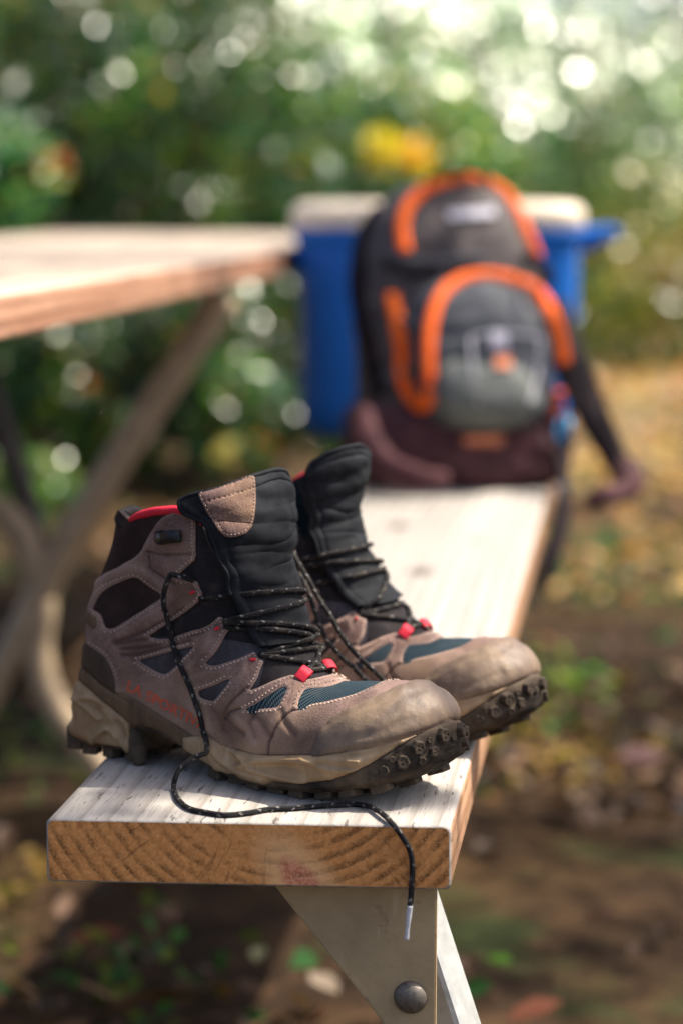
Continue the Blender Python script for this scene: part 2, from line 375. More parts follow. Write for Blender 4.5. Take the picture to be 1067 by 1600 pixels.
# ------------------------------------------------------------------ picnic table with attached bench
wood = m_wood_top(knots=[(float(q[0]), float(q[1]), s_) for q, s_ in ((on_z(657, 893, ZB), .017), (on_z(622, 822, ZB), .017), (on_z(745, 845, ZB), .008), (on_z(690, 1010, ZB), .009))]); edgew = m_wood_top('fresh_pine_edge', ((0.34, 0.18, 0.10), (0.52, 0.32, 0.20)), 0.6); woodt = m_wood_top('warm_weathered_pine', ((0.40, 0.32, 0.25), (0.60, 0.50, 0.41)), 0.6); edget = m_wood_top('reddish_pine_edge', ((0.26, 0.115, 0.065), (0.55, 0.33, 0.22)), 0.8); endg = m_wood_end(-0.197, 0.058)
steel = m_plain('galvanised_steel', (0.60, 0.45, 0.30), 0.5, 0.0, nz=30, amp=0.45, bd=0.0008)
def m_paint():
    t = NT('khaki_painted_steel')
    c = t.ramp(t.noise(18, 6, 0.65), [(0.3, (0.33, 0.245, 0.135)), (0.7, (0.50, 0.375, 0.215))])
    c = t.mix(t.ramp(t.noise(130, 5, 0.7), [(0.6, 0.0), (0.7, 0.6)]), c, (0.20, 0.14, 0.075))
    c = t.mix(t.ramp(t.noise(60, 3, 0.5, t.map(t.co, scale=(1, 1, .12), rot=(0, .5, 0))), [(0.66, 0.0), (0.72, 0.5)]), c, (0.60, 0.50, 0.34))
    c = t.mix(t.ramp(t.noise(26, 7, 0.75, t.map(t.co, loc=(5, 5, 5))), [(0.60, 0.0), (0.70, 0.7)]), c, (0.17, 0.085, 0.04))
    return t.done(t.bsdf(c, 0.6, t.bump(t.noise(240, 4, 0.6), 0.0006, 0.5)))
paint = m_paint()
def plank_me(name, x0, x1, y0, y1, zt, th, rad=0.0035, skew=0.0, zref=None):
    """rounded board along y; its near end is cut slightly out of square by skew"""
    zr = zt if zref is None else zref
    def ring(rr):
        pts = []
        for cx_, cz_, a0 in ((x1 - rr, zt - rr, 0), (x0 + rr, zt - rr, 90), (x0 + rr, zt - th + rr, 180), (x1 - rr, zt - th + rr, 270)):
            for k in range(4):
                a = math.radians(a0 + 30 * k); pts.append((cx_ + rr * math.cos(a), cz_ + rr * math.sin(a)))
        return pts
    sec = ring(rad); n = len(sec); c = np.array([(x0 + x1) / 2, zt - th / 2])
    ys = [(y0, 0.0012)] + [(y0 + 0.0012, 0)] + [(y, 0) for y in np.linspace(y0 + 0.01, y1 - 0.01, 60)] + [(y1, 0.0012)]
    V = []
    for q, (yy, ins) in enumerate(ys):
        for (a, b) in sec:
            p = np.array([a, b]); d = c - p; p = p + ins * np.sign(d)
            sk = skew * (x1 - p[0]) / (x1 - x0) if q < 2 else 0.0
            V.append((p[0], yy - sk, p[1]))
    F = [[i * n + j, i * n + (j + 1) % n, (i + 1) * n + (j + 1) % n, (i + 1) * n + j] for i in range(len(ys) - 1) for j in range(n)]
    me = bpy.data.meshes.new(name)
    me.from_pydata(V, [], F + [list(range(n))[::-1], list(range((len(ys) - 1) * n, len(ys) * n))])
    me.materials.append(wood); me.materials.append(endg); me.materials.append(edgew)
    for p in me.polygons: p.use_smooth = True
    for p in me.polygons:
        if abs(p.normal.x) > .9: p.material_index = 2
    for p in me.polygons[-2:]: p.material_index = 1; p.use_smooth = False
    me.update(); bm = bmesh.new(); bm.from_mesh(me); bmesh.ops.recalc_face_normals(bm, faces=bm.faces); bm.to_mesh(me); bm.free()
    return me
table = thing('picnic_table', 'weathered pine picnic table on steel legs, its bench plank carrying the boots', 'picnic table')
SEAT = (-0.340, -0.1005)
def board(nm, x0, x1, y0, y1, zt, th, skew=0.0):
    me = plank_me(nm, x0, x1, y0, y1, 0.0, th, skew=skew)
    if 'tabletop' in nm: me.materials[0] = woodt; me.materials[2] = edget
    return obj(nm, me, None, table, (0, 0, zt))
seat = board('bench_plank', *SEAT, 1.3778, 5.0, ZB, 0.0385, 0.0109)
ZT = 0.735
for k in range(3):
    x1 = -0.52 - k * 0.243
    board('tabletop_plank', x1 - 0.235, x1, 1.40, 5.15, ZT, 0.0385)
board('bench_plank', -1.665, -1.425, 1.38, 5.0, ZB, 0.0385)

def on_frame(pts, y): return [on_plane(u, v, (0, 1, 0), (0, y, 0)) for u, v in pts]
m_dark_steel = m_plain('dull_dark_steel', (0.10, 0.085, 0.075), 0.5, 0.4, nz=40, amp=0.4)
YF = 3.22
for nm, pts, r, mt in [('leg', [(352, 462), (300, 540), (225, 655), (150, 775), (92, 870), (62, 930), (36, 985), (0, 1050), (-60, 1150), (-130, 1240), (-170, 1285)], .0225, steel),
                       ('leg', [(-420, 462), (-330, 560), (-230, 665), (-120, 745), (-40, 775), (20, 815), (55, 880), (66, 950), (60, 1010), (80, 1090), (150, 1190), (230, 1290)], .021, steel),
                       ('brace', [(-58, 470), (-20, 590), (20, 715), (50, 810), (72, 885)], .017, m_dark_steel)]:
    P = on_frame(pts, YF + (.03 if nm == 'brace' else 0)); obj(nm, tube_me(nm, P, r, 60, 12), mt, table)
for sgn in (0, 1):
    P = [(-.60, 1.55, ZT - .045), (-.74, 1.55, .56), (-.84, 1.55, .40), (-.90, 1.55, .26), (-1.10, 1.55, .08), (-1.2, 1.55, .02)]
    if sgn: P = [(-1.76 - a, b, c) for a, b, c in P]
    obj('leg', tube_me('leg', P, .0225, 40, 12), steel, table)
# gusset plate under the near end of the bench
def gusset():
    yp = 1.400; n = (0, 1, 0); q = [(414, 1386), (682, 1386), (679, 1720), (662, 1745), (628, 1745), (604, 1722), (598, 1598)]
    P = [on_plane(u, v, n, (0, yp, 0)) for u, v in q]
    P[0][2] = P[1][2] = ZB - 0.0388
    bm = bmesh.new(); f = [bm.verts.new(p) for p in P]; g = [bm.verts.new(p + np.array([0, 0.006, 0])) for p in P]
    bm.faces.new(f); bm.faces.new(g[::-1])
    for i in range(len(f)): bm.faces.new([f[i], g[i], g[(i + 1) % len(f)], f[(i + 1) % len(f)]])
    bmesh.ops.recalc_face_normals(bm, faces=bm.faces)
    bmesh.ops.bevel(bm, geom=bm.edges[:], offset=0.0009, segments=2, affect='EDGES')
    me = bpy.data.meshes.new('gusset_plate'); bm.to_mesh(me); bm.free()
    g_ = obj('gusset_plate', me, paint, table)
    # folded flange under the plank
    w = P[1][0] - P[0][0]
    fl = obj('flange', box_me('flange', (w, 0.05, 0.005), 0.0008), paint, g_, ((P[0][0] + P[1][0]) / 2, yp + 0.031, ZB - 0.0388 - 0.0027))
    c = on_plane(641, 1558, n, (0, yp, 0))
    bm = bmesh.new(); bmesh.ops.create_uvsphere(bm, u_segments=28, v_segments=16, radius=0.0102)
    for v in list(bm.verts):
        if v.co.z < -0.0005: bm.verts.remove(v)
    for v in bm.verts: v.co.z *= 0.62
    me = bpy.data.meshes.new('bolt_head'); bm.to_mesh(me); bm.free()
    for p in me.polygons: p.use_smooth = True
    obj('bolt_head', me, m_plain('oxidised_zinc', (0.20, 0.175, 0.15), 0.5, 0.5, nz=300, amp=0.5), g_, c, (math.pi / 2, 0, 0))
    c2 = at_depth(683, 1440, 1.50); c3 = at_depth(735, 1600, 1.50)
    d = (c3 - c2); d /= np.linalg.norm(d)
    a = c2 - d * 0.03; b = c3 + d * 0.36
    off = np.array([-0.017, 0, 0.004])
    L = np.linalg.norm(b - a); mid = (a + b) / 2 + off
    o = obj('diagonal_strut', box_me('diagonal_strut', (0.034, 0.034, L), 0.004), m_plain('pale_galvanised_strut', (0.50, 0.51, 0.50), 0.45, 0.4, nz=70, amp=0.25), table, mid)
    o.rotation_mode = 'QUATERNION'; o.rotation_quaternion = Vector(d).to_track_quat('Z', 'Y')
    f2 = g_.copy(); COL.objects.link(f2); f2.location = (0, 1.80, 0)
    for c_ in list(g_.children):
        e_ = c_.copy(); COL.objects.link(e_); e_.parent = f2
gusset()
# ------------------------------------------------------------------ hiking boots
# boot space: x heel to toe, y across (+y = medial for the right boot), z up from the contact line, metres
TH = math.radians(36)
BX = RT * math.cos(TH) - GR * math.sin(TH); BY = np.cross([0, 0, 1.0], BX)
BO = np.array([-0.351537, 1.565750, ZB])
def w2b(P): d = np.asarray(P, float) - BO; return np.stack([d @ BX, d @ BY, d[..., 2]], -1)
def b2w(P): P = np.asarray(P, float); return BO + P[..., :1] * BX + P[..., 1:2] * BY + P[..., 2:3] * np.array([0, 0, 1.0])
EYE = w2b(CAMPOS)                                    # the station the pattern was drawn from
def y_mid(x): return np.interp(x, [0, .06, .12, .18, .23, .27, .30], [.0, .0, -.001, -.002, .001, .005, .007])

def boot_iso():
    top = [(.130, .26), (.132, .20), (.136, .175), (.142, .150), (.1475, .134), (.1535, .1150), (.1610, .0975), (.171, .0820), (.184, .0700), (.199, .0655), (.218, .0672), (.236, .0688), (.250, .0692),
           (.259, .0676), (.267, .0632), (.2735, .0565), (.2772, .044), (.2780, .036)]
    bot = [(.275, .029), (.267, .0225), (.255, .0165), (.235, .0110), (.210, .0065), (.185, .0045), (.160, .0040), (.137, .0062), (.112, .0125), (.092, .0195), (.078, .0240), (.066, .0245), (.061, .0210), (.0592, .0105), (.055, .0085), (.020, .0078), (.000, .0095), (-.007, .0140)]
    back = [(-.0105, .020), (-.0095, .027), (-.0068, .036), (-.0035, .048), (-.0015, .058), (.0003, .070), (.0012, .078), (.0025, .090), (.0058, .1015), (.0133, .117), (.0213, .130), (.0272, .144), (.031, .160), (.0330, .18), (.035, .26)]
    h = 0.0009
    x0, x1, y0, y1, z0, z1 = -.018, .290, -.060, .060, -.002, .190
    xs, ys, zs = np.arange(x0, x1, h), np.arange(y0, y1, h), np.arange(z0, z1, h)
    def dense(P, n):
        return spline(np.array(P), n)
    T, B, K = dense(top, 260), dense(bot, 260), dense(back, 220)
    # rounding radius along the outline
    rT = np.interp(T[:, 0], [.13, .155, .18, .22, .26, .283], [.055, .052, .046, .044, .040, .046])
    rT = np.where(T[:, 1] < .05, .050, rT); rT = np.where(T[:, 1] > .12, .050, rT)
    rB = np.full(len(B), .0045); rK = np.interp(K[:, 1], [.02, .05, .1, .16], [.034, .036, .038, .040])
    C = np.vstack([T, B, K]); Rr = np.concatenate([rT, rB, rK]); typ = np.concatenate([np.zeros(len(T)), np.ones(len(B)), np.zeros(len(K))])
    XX, ZZ = np.meshgrid(xs, zs, indexing='ij'); Q = np.stack([XX.ravel(), ZZ.ravel()], -1)
    dTK = np.full(len(Q), 9.0); r = np.ones(len(Q)); dB = np.full(len(Q), 9.0)
    CT, RTK = C[typ == 0], Rr[typ == 0]; CB = C[typ == 1]
    for k in range(0, len(Q), 20000):
        q = Q[k:k + 20000]
        D = ((q[:, None] - CT[None]) ** 2).sum(-1); m = D.argmin(1); dTK[k:k + 20000] = np.sqrt(D[np.arange(len(q)), m])
        w = 1 / (D + 1e-5) ** 2; r[k:k + 20000] = (w * RTK).sum(1) / w.sum(1)
        dB[k:k + 20000] = np.sqrt(((q[:, None] - CB[None]) ** 2).sum(-1).min(1))
    # inside test
    poly = np.vstack([C, C[:1]]); ins = np.zeros(len(Q), bool)
    for a, b in zip(poly[:-1], poly[1:]):
        c = (a[1] > Q[:, 1]) != (b[1] > Q[:, 1])
        xx = (b[0] - a[0]) * (Q[:, 1] - a[1]) / (b[1] - a[1] + 1e-12) + a[0]
        ins ^= c & (Q[:, 0] < xx)
    z, x = Q[:, 1], Q[:, 0]
    wf = np.interp(x, [-.01, .02, .06, .10, .14, .18, .21, .24, .27, .29], [.031, .034, .0335, .0345, .040, .0455, .0475, .0455, .040, .036])
    ws = np.interp(z, [.05, .08, .11, .14, .17, .20], [.033, .0325, .0330, .0355, .0375, .0375])
    k = np.clip((z - .055) / .05, 0, 1) * np.clip((.165 - x) / .05, 0, 1); k = k * k * (3 - 2 * k)
    w = wf * (1 - k) + ws * k
    w = w + .002 * np.exp(-((z - .045) / .02) ** 2) * np.clip((.09 - x) / .03, 0, 1)
    w = w * (1 - .07 * np.clip((.03 - z) / .03, 0, 1))
    a = 1 - np.minimum(dTK / r, 1); g2 = np.maximum(1 - a ** 2.15, 0)
    b_ = 1 - np.minimum(dB / .005, 1); w = w - .004 * b_ ** 2
    W2 = w * w * g2; W2 = np.where(ins, W2, -(np.minimum(dTK, dB) * .06))
    W2 = W2.reshape(XX.shape)
    def blur(A, n):
        for _ in range(n):
            A[1:-1] = (A[:-2] + 2 * A[1:-1] + A[2:]) / 4; A[:, 1:-1] = (A[:, :-2] + 2 * A[:, 1:-1] + A[:, 2:]) / 4
        return A
    W2 = blur(W2, 3)
    ym = y_mid(xs)
    F = W2[:, None, :] - (ys[None, :] - ym[:, None])[:, :, None] ** 2
    F = F.astype(np.float32)
    S = F > 0; nx, ny, nz = F.shape
    cc = [(a, b, c) for a in (0, 1) for b in (0, 1) for c in (0, 1)]
    def sub(A, o): return A[o[0]:nx - 1 + o[0], o[1]:ny - 1 + o[1], o[2]:nz - 1 + o[2]]
    cnt = sum(sub(S, o).astype(np.int8) for o in cc); act = np.argwhere((cnt > 0) & (cnt < 8))
    idx = np.full((nx - 1, ny - 1, nz - 1), -1, np.int32); idx[tuple(act.T)] = np.arange(len(act))
    val = np.stack([F[tuple((act + o).T)] for o in cc], 1); pos = np.array(cc, float)
    acc = np.zeros((len(act), 3)); n_ = np.zeros(len(act))
    for i in range(8):
        for j in range(i + 1, 8):
            if abs(pos[i] - pos[j]).sum() != 1: continue
            m = (val[:, i] > 0) != (val[:, j] > 0); t = val[:, i] / (val[:, i] - val[:, j] + 1e-20)
            p = pos[i] + (pos[j] - pos[i]) * t[:, None]; acc[m] += p[m]; n_[m] += 1
    V = (act + acc / n_[:, None]) * h + np.array([x0, y0, z0])
    quads = []
    for ax in range(3):
        o = [0, 0, 0]; o[ax] = 1; A = S[:nx - o[0], :ny - o[1], :nz - o[2]]; Bq = S[o[0]:, o[1]:, o[2]:]
        e = np.argwhere(A != Bq); u, v = (ax + 1) % 3, (ax + 2) % 3
        e = e[(e[:, u] > 0) & (e[:, v] > 0) & (e[:, u] < F.shape[u] - 1) & (e[:, v] < F.shape[v] - 1)]
        def cell(du, dv): c = e.copy(); c[:, u] -= du; c[:, v] -= dv; return idx[tuple(c.T)]
        q = np.stack([cell(1, 1), cell(0, 1), cell(0, 0), cell(1, 0)], 1)
        fl = ~A[tuple(e.T)]; q[fl] = q[fl][:, ::-1]
        quads.append(q[(q >= 0).all(1)])
    Qd = np.vstack(quads)
    E = np.vstack([Qd[:, [0, 1]], Qd[:, [1, 2]], Qd[:, [2, 3]], Qd[:, [3, 0]]])
    deg = np.bincount(E.ravel(), minlength=len(V)).astype(float)
    def lap(V):
        A = np.stack([np.bincount(E[:, 0], V[E[:, 1], k], len(V)) + np.bincount(E[:, 1], V[E[:, 0], k], len(V)) for k in range(3)], -1)
        return A / deg[:, None] - V
    for _ in range(5): V = V + .6 * lap(V); V = V - .61 * lap(V)
    return V, Qd
def vnormals(V, T):
    n = np.cross(V[T[:, 1]] - V[T[:, 0]], V[T[:, 2]] - V[T[:, 0]])
    N = np.stack([sum(np.bincount(T[:, c], n[:, k], len(V)) for c in range(3)) for k in range(3)], -1)
    return N / (np.linalg.norm(N, axis=1)[:, None] + 1e-15)
V0, Q0 = boot_iso()
T0 = np.vstack([Q0[:, [0, 1, 2]], Q0[:, [0, 2, 3]]]); N0 = vnormals(V0, T0)
YM = y_mid(V0[:, 0])
Vm = V0.copy(); Vm[:, 1] = YM - abs(V0[:, 1] - YM)          # both flanks share the lateral flank's pattern
PX = survey(b2w(Vm))                                       # pattern sheet coordinates (a drawing of the lateral side)
MM = 2.5                                                   # sheet units per millimetre

def sdf(poly, P=None, closed=True):
    """distance in mm to the outline on the pattern sheet, positive inside"""
    P = PX if P is None else P; q = np.asarray(poly, float)
    if closed: A, B = q, np.roll(q, -1, 0)
    else: A, B = q[:-1], q[1:]
    d = np.full(len(P), 1e9); ins = np.zeros(len(P), bool)
    for a, b in zip(A, B):
        ab = b - a; t = np.clip(((P - a) @ ab) / (ab @ ab + 1e-9), 0, 1)
        d = np.minimum(d, ((P - a - t[:, None] * ab) ** 2).sum(1))
        if closed:
            c = (a[1] > P[:, 1]) != (b[1] > P[:, 1]); xx = (b[0] - a[0]) * (P[:, 1] - a[1]) / (b[1] - a[1] + 1e-9) + a[0]
            ins ^= c & (P[:, 0] < xx)
    d = np.sqrt(d) / MM
    return np.where(ins, d, -d) if closed else d
def rnd(poly, it=2):
    """soften the corners of an outline"""
    q = np.asarray(poly, float)
    for _ in range(it):
        n = np.roll(q, -1, 0); q = np.stack([q * .82 + n * .18, q * .18 + n * .82], 1).reshape(-1, 2)
    return q
def clip(s, V, N, T, extra=None):
    """part of the surface where s > 0, cut cleanly along s = 0"""
    ins = s > 0; k = ins[T].sum(1); full = T[k == 3]
    nv = len(V); cuts = []; tris = [full]; segs = []
    for cnt in (1, 2):
        t = T[k == cnt]; m = ins[t] if cnt == 1 else ~ins[t]; r = m.argmax(1)
        t = np.stack([t[np.arange(len(t)), (r + j) % 3] for j in range(3)], 1)
        cuts.append(t)
    t1, t2 = cuts
    def key(a, b): return np.minimum(a, b).astype(np.int64) * nv + np.maximum(a, b)
    K = np.concatenate([key(t1[:, 0], t1[:, 1]), key(t1[:, 0], t1[:, 2]), key(t2[:, 0], t2[:, 1]), key(t2[:, 0], t2[:, 2])])
    U, inv = np.unique(K, return_inverse=True); inv = inv + nv; n1, n2 = len(t1), len(t2)
    a, b = inv[:n1], inv[n1:2 * n1]; c, d = inv[2 * n1:2 * n1 + n2], inv[2 * n1 + n2:]
    tris += [np.stack([t1[:, 0], a, b], 1), np.stack([c, t2[:, 1], t2[:, 2]], 1), np.stack([c, t2[:, 2], d], 1)]
    segs = np.vstack([np.stack([a, b], 1), np.stack([d, c], 1)])
    i, j = U // nv, U % nv; f = (s[i] / (s[i] - s[j] + 1e-20))[:, None]
    VV = np.vstack([V, V[i] * (1 - f) + V[j] * f]); NN = np.vstack([N, N[i] * (1 - f) + N[j] * f]); SS = np.concatenate([s, np.zeros(len(U))])
    XX = None if extra is None else np.concatenate([extra, extra[i] * (1 - f[:, 0]) + extra[j] * f[:, 0]])
    T_ = np.vstack(tris); used, rem = np.unique(np.concatenate([T_.ravel(), segs.ravel()]), return_inverse=True)
    T_ = rem[:T_.size].reshape(-1, 3); segs = rem[T_.size:].reshape(-1, 2)
    return VV[used], NN[used], SS[used], T_, segs, (None if XX is None else XX[used])

HIT = []                                                   # every clipped layer, for laying things on the boot
def layer(name, s, thick, mat, parent, disp=None, edge=0.9, drop=0.0008, rim=0.55, keep=True):
    V, N, S, T, segs, D = clip(s, V0, N0, T0, disp if disp is not None else np.zeros(len(V0)))
    hgt = thick * (1 - rim * np.exp(-np.maximum(S, 0) / edge)) + D
    P = V + N * hgt[:, None] * 1.0
    n = len(P)
    if len(segs) and drop is not None:
        u, inv = np.unique(segs, return_inverse=True); inv = inv.reshape(-1, 2)
        P2 = np.vstack([P, P[u], V[u] - N[u] * drop]); m = len(u)
        a, b = n + inv[:, 0], n + inv[:, 1]
        F = [T, np.stack([b, a, a + m, b + m], 1)]
    else: P2, F = P, T
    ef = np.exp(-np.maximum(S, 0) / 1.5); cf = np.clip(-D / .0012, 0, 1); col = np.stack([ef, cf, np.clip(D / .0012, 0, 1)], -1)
    if len(P2) > n: col = np.vstack([col, np.tile([[.3, .6, 0]], (len(P2) - n, 1))])
    o = obj(name, mesh_np(name, P2, F, colr=col), mat, parent)
    if keep: HIT.append((P, T))
    return o
def ridge(lines, amp, w):
    """raised (or, negative, sunk) lines, metres"""
    D = np.zeros(len(V0))
    for l in lines: d = sdf(l, closed=False); D = np.where(d < 4 * w, D + amp * np.exp(-(d / w) ** 2), D)
    return D
def fnoise(P, seed, scale, n=24):
    g = np.random.default_rng(seed); out = np.zeros(len(P))
    for _ in range(n):
        k = g.normal(size=3); k *= (2 * math.pi / scale) * g.uniform(.6, 1.5) / np.linalg.norm(k); out += np.sin(P @ k + g.uniform(0, 7))
    return out / math.sqrt(n)

# ---- outlines on the pattern sheet
COLLAR = [(150, 780), (185, 795), (196, 806), (203, 812), (225, 803), (250, 798), (275, 796.5), (300, 800), (312, 808), (317, 822), (326, 850), (345, 885), (362, 905), (385, 918), (420, 918), (520, 900)]
WELT = [(182, 1083), (196, 1082), (240, 1108), (290, 1141), (303, 1150), (327, 1156.5), (350, 1165), (374, 1171.5), (400, 1177), (421, 1180), (480, 1180), (520, 1178.5), (540, 1175.5), (575, 1169), (609, 1160), (650, 1147), (686, 1132), (712, 1119), (740, 1104)]
SUEDE = [(257, 806), (280, 798), (303, 800), (306.5, 812), (307, 840), (306.6, 874), (296, 883), (285, 893), (278, 899), (287, 905), (300, 905), (309, 909), (313, 920), (318, 929), (310, 941), (296, 952), (282, 962), (255, 979), (231, 994.5), (250, 999), (269, 997.5), (300, 986), (318, 982), (331, 975), (344, 962.5), (350, 967), (352, 976), (358.5, 983), (352, 992), (346, 1005), (336, 1021), (327, 1030), (320, 1036), (327, 1040), (340, 1040), (359, 1034), (378, 1027.5), (396, 1017.5), (402, 1022), (404, 1028), (413, 1034), (409.5, 1040), (405.5, 1051), (402, 1062), (396, 1071), (391, 1080), (400, 1077), (411, 1072), (430, 1063.5), (446, 1058.5), (455, 1056), (463, 1058), (472, 1062), (482, 1064), (504, 1060), (522, 1053), (534, 1041), (545, 1032), (590, 1036),
         (575, 1045), (560, 1049), (552, 1056), (534, 1068), (515, 1074.5), (498, 1076), (485, 1076.5), (478, 1078), (473, 1084), (468, 1093), (465, 1107), (474, 1107.5), (487, 1101), (510, 1097), (530, 1092.5), (560, 1083), (590, 1070), (610, 1060), (630, 1048), (660, 1030),
         (760, 1050), (760, 1100)] + WELT[::-1] + [(181.5, 1070), (175, 1044), (164, 1024.5), (132, 1003), (100, 990), (118, 950), (156, 908), (169, 896.5), (190, 883.5), (212, 872), (224, 859), (235, 836), (246, 817.5)]
WINDOWS = [[(146, 953), (153, 938), (162, 926), (172, 918), (183, 912), (198, 905), (213, 901), (222, 906), (236, 918), (251, 927), (253, 933), (248, 938), (230, 950), (212, 961), (196, 972), (181, 981), (173, 983), (166, 980), (163, 970), (161, 962), (153, 956)],
           [(216, 1032), (245, 1024.5), (272, 1016.5), (290, 1012.5), (305, 1009), (296, 1020), (286, 1030), (280, 1038), (268, 1049), (259, 1054), (246, 1050), (232, 1042)],
           [(310, 1079), (335, 1071), (357, 1060.5), (361.5, 1063), (352, 1076), (342, 1088), (334, 1096), (325, 1094), (313, 1089)],
           [(383, 1109), (398, 1102), (411, 1094), (425, 1084.5), (439, 1075.5), (446, 1074.5), (449.5, 1077.5), (446, 1085), (440, 1096), (434, 1106), (418, 1107.5), (400, 1108.4)]]
CAP = [(486, 1190), (487, 1179), (489, 1167), (494, 1152), (501, 1139), (511, 1128), (523, 1118), (541, 1108.5), (560, 1100), (590, 1087.5), (606, 1081), (620, 1075), (645, 1066.5), (658, 1061), (668, 1052), (690, 1030), (770, 1040), (770, 1088)] + [p for p in WELT[::-1] if p[0] > 486]
HEELCAP = [(90, 985), (132, 1003), (150, 1015), (164, 1024.5), (172, 1038), (177, 1052), (181, 1068), (183, 1084), (160, 1069), (131, 1042), (90, 1020)]
BAND = [(90, 1010), (131, 1042), (160, 1068), (183, 1083), (196, 1082), (215, 1093), (240, 1108), (290, 1141), (303, 1150), (326, 1157), (334, 1168), (337, 1190), (344, 1215), (330, 1212), (310, 1203), (287, 1190.5), (245, 1163), (206, 1129.5), (166, 1097), (126, 1063), (80, 1025)]
MIDS = [(328, 1150)] + [p for p in WELT if 340 < p[0] < 690] + [(672, 1138), (650, 1148), (630, 1160), (606, 1175), (575, 1194), (540, 1210), (520, 1217), (470, 1223), (430, 1219), (417, 1224), (395, 1230), (374, 1228), (345, 1219), (334, 1211), (300, 1199), (288, 1190)] + [(290, 1150)]
HEELB = [(80, 1040), (126, 1062), (166, 1096.5), (206, 1129), (206, 1150), (209, 1173), (203, 1176), (190, 1167), (170, 1162), (150, 1160), (120, 1148), (80, 1145)]

puff = fnoise(V0, 3, .045) * .0005
DOWN = (-N0[:, 2] - .62) * 6.0                              # mm-like measure: how far a spot belongs to the underside
s_collar = sdf(COLLAR, closed=False)
cz = np.interp(PX[:, 0], [p[0] for p in COLLAR], [p[1] for p in COLLAR]); s_open = (PX[:, 1] - cz) / MM
s_open = np.minimum(s_open, (np.interp(V0[:, 0], [-.01, .028, .048, .108, .3], [.163, .163, .166, .175, .2]) - V0[:, 2]) * 1000)
wz = np.interp(PX[:, 0], [p[0] for p in WELT], [p[1] for p in WELT])
s_open = s_open - 5.5 * np.clip((V0[:, 1] - YM) / .012, 0, 1) * (V0[:, 0] < .13)
s_win = np.max([sdf(rnd(w)) for w in WINDOWS], 0)
s_suede0 = sdf(rnd(SUEDE, 1))
s_suede = np.minimum(np.minimum(s_suede0, -s_win), s_open)
s_suede = np.minimum(s_suede, -DOWN)
s_cap = np.minimum(sdf(rnd(CAP, 1)), -DOWN)
s_mid = np.minimum(sdf(MIDS), -DOWN); s_band = np.minimum(sdf(BAND), -DOWN)
s_heelb = np.minimum(sdf(HEELB), -DOWN); s_heelc = sdf(HEELCAP)
VAMP = [(466, 1108), (468, 1092), (474, 1082), (479, 1075), (500, 1072), (534, 1064), (552, 1052), (575, 1040), (600, 1030), (680, 1020), (660, 1045), (624, 1060), (600, 1073), (560, 1090), (500, 1105), (470, 1113)]
s_vamp = np.minimum(sdf(VAMP), s_open)
s_sole = np.maximum(DOWN, (PX[:, 1] - wz) / MM)             # below the welt

# relief
sunk = np.exp(-np.maximum(-s_suede, 0) / 2.2) * -.0005
seam = ridge([[(478, 1108), (458, 1112), (443, 1122.5), (430, 1141), (422, 1160), (420, 1180)]], -.0016, .7)
emb = ridge([[(232, 862), (262, 867), (306, 865)], [(235, 868), (237, 888), (262, 904), (276, 912)]], -.0013, .8) + \
      ridge([[(180, 1003), (205, 996), (231, 985), (262, 968), (290, 950)], [(184, 1006), (210, 1002), (232, 999)], [(192, 1023), (216, 1024), (250, 1014), (300, 1000)], [(192, 1014), (235, 1011), (262, 1003), (318, 988), (338, 976)]], -.0017, 1.1) + \
      ridge([[(389, 1074), (375, 1086), (358, 1102), (350, 1120), (348, 1140)], [(377, 1107), (362, 1112), (352, 1124)]], -.0014, .8) + \
      ridge([[(448, 1062), (470, 1066), (492, 1068), (520, 1062)], [(456, 1068), (456, 1084), (449, 1100)]], -.0005, .7) + \
      ridge([[(330, 990), (326, 1008), (312, 1026), (296, 1044)], [(384, 1034), (382, 1052), (366, 1075)], [(300, 1060), (330, 1052), (358, 1046)]], .0006, 2.0) + \
      ridge([[(156, 912), (176, 899), (205, 887), (226, 890), (244, 905), (262, 920), (268, 935), (250, 950), (225, 966), (190, 990)]], .0010, 2.6) + \
      ridge([[(230, 852), (245, 845), (270, 850), (306, 850)]], .0004, 2.0)
crease = ridge([[(392, 1113), (410, 1128), (424, 1150)], [(352, 1118), (366, 1136), (384, 1146)], [(330, 1104), (345, 1120), (352, 1140)], [(400, 1112), (392, 1130), (400, 1152)], [(440, 1112), (446, 1130), (462, 1148)]], -.0010, 2.0) + ridge([[(372, 1122), (388, 1140), (402, 1162)], [(300, 1100), (318, 1122), (330, 1142)]], .0008, 2.4)
D_suede = emb + seam + crease + puff * .8 + fnoise(V0, 9, .016) * .00018
facet = ridge([[(331, 1160), (352, 1186), (378, 1203), (416, 1215)], [(378, 1195), (410, 1185), (470, 1186), (560, 1187)], [(327, 1162), (345, 1195), (362, 1215)], [(375, 1172), (386, 1186), (400, 1197)], [(386, 1196), (440, 1212), (480, 1220)], [(480, 1186), (520, 1200), (560, 1203)]], .0022, 1.7) + \
        ridge([[(352, 1170), (372, 1186), (392, 1193)], [(340, 1205), (360, 1200), (372, 1212)], [(420, 1196), (450, 1194), (470, 1202)], [(500, 1190), (560, 1180), (620, 1163)]], -.0018, 2.0)
facet_h = ridge([[(128, 1093), (146, 1106), (161, 1121)], [(130, 1092), (150, 1088), (170, 1098)], [(170, 1139), (176, 1134), (192, 1150), (208, 1172)], [(150, 1155), (162, 1143), (176, 1134)], [(180, 1118), (184, 1135), (192, 1148)], [(205, 1129), (206, 1172)]], .0022, 1.5) + \
          ridge([[(118, 1085), (114, 1105), (122, 1125)], [(160, 1108), (168, 1128)], [(190, 1128), (198, 1146)]], -.0020, 2.0)
stripe = ridge([[(131, 1040), (156, 1062), (186, 1086), (205, 1097)]], -.0009, .7)

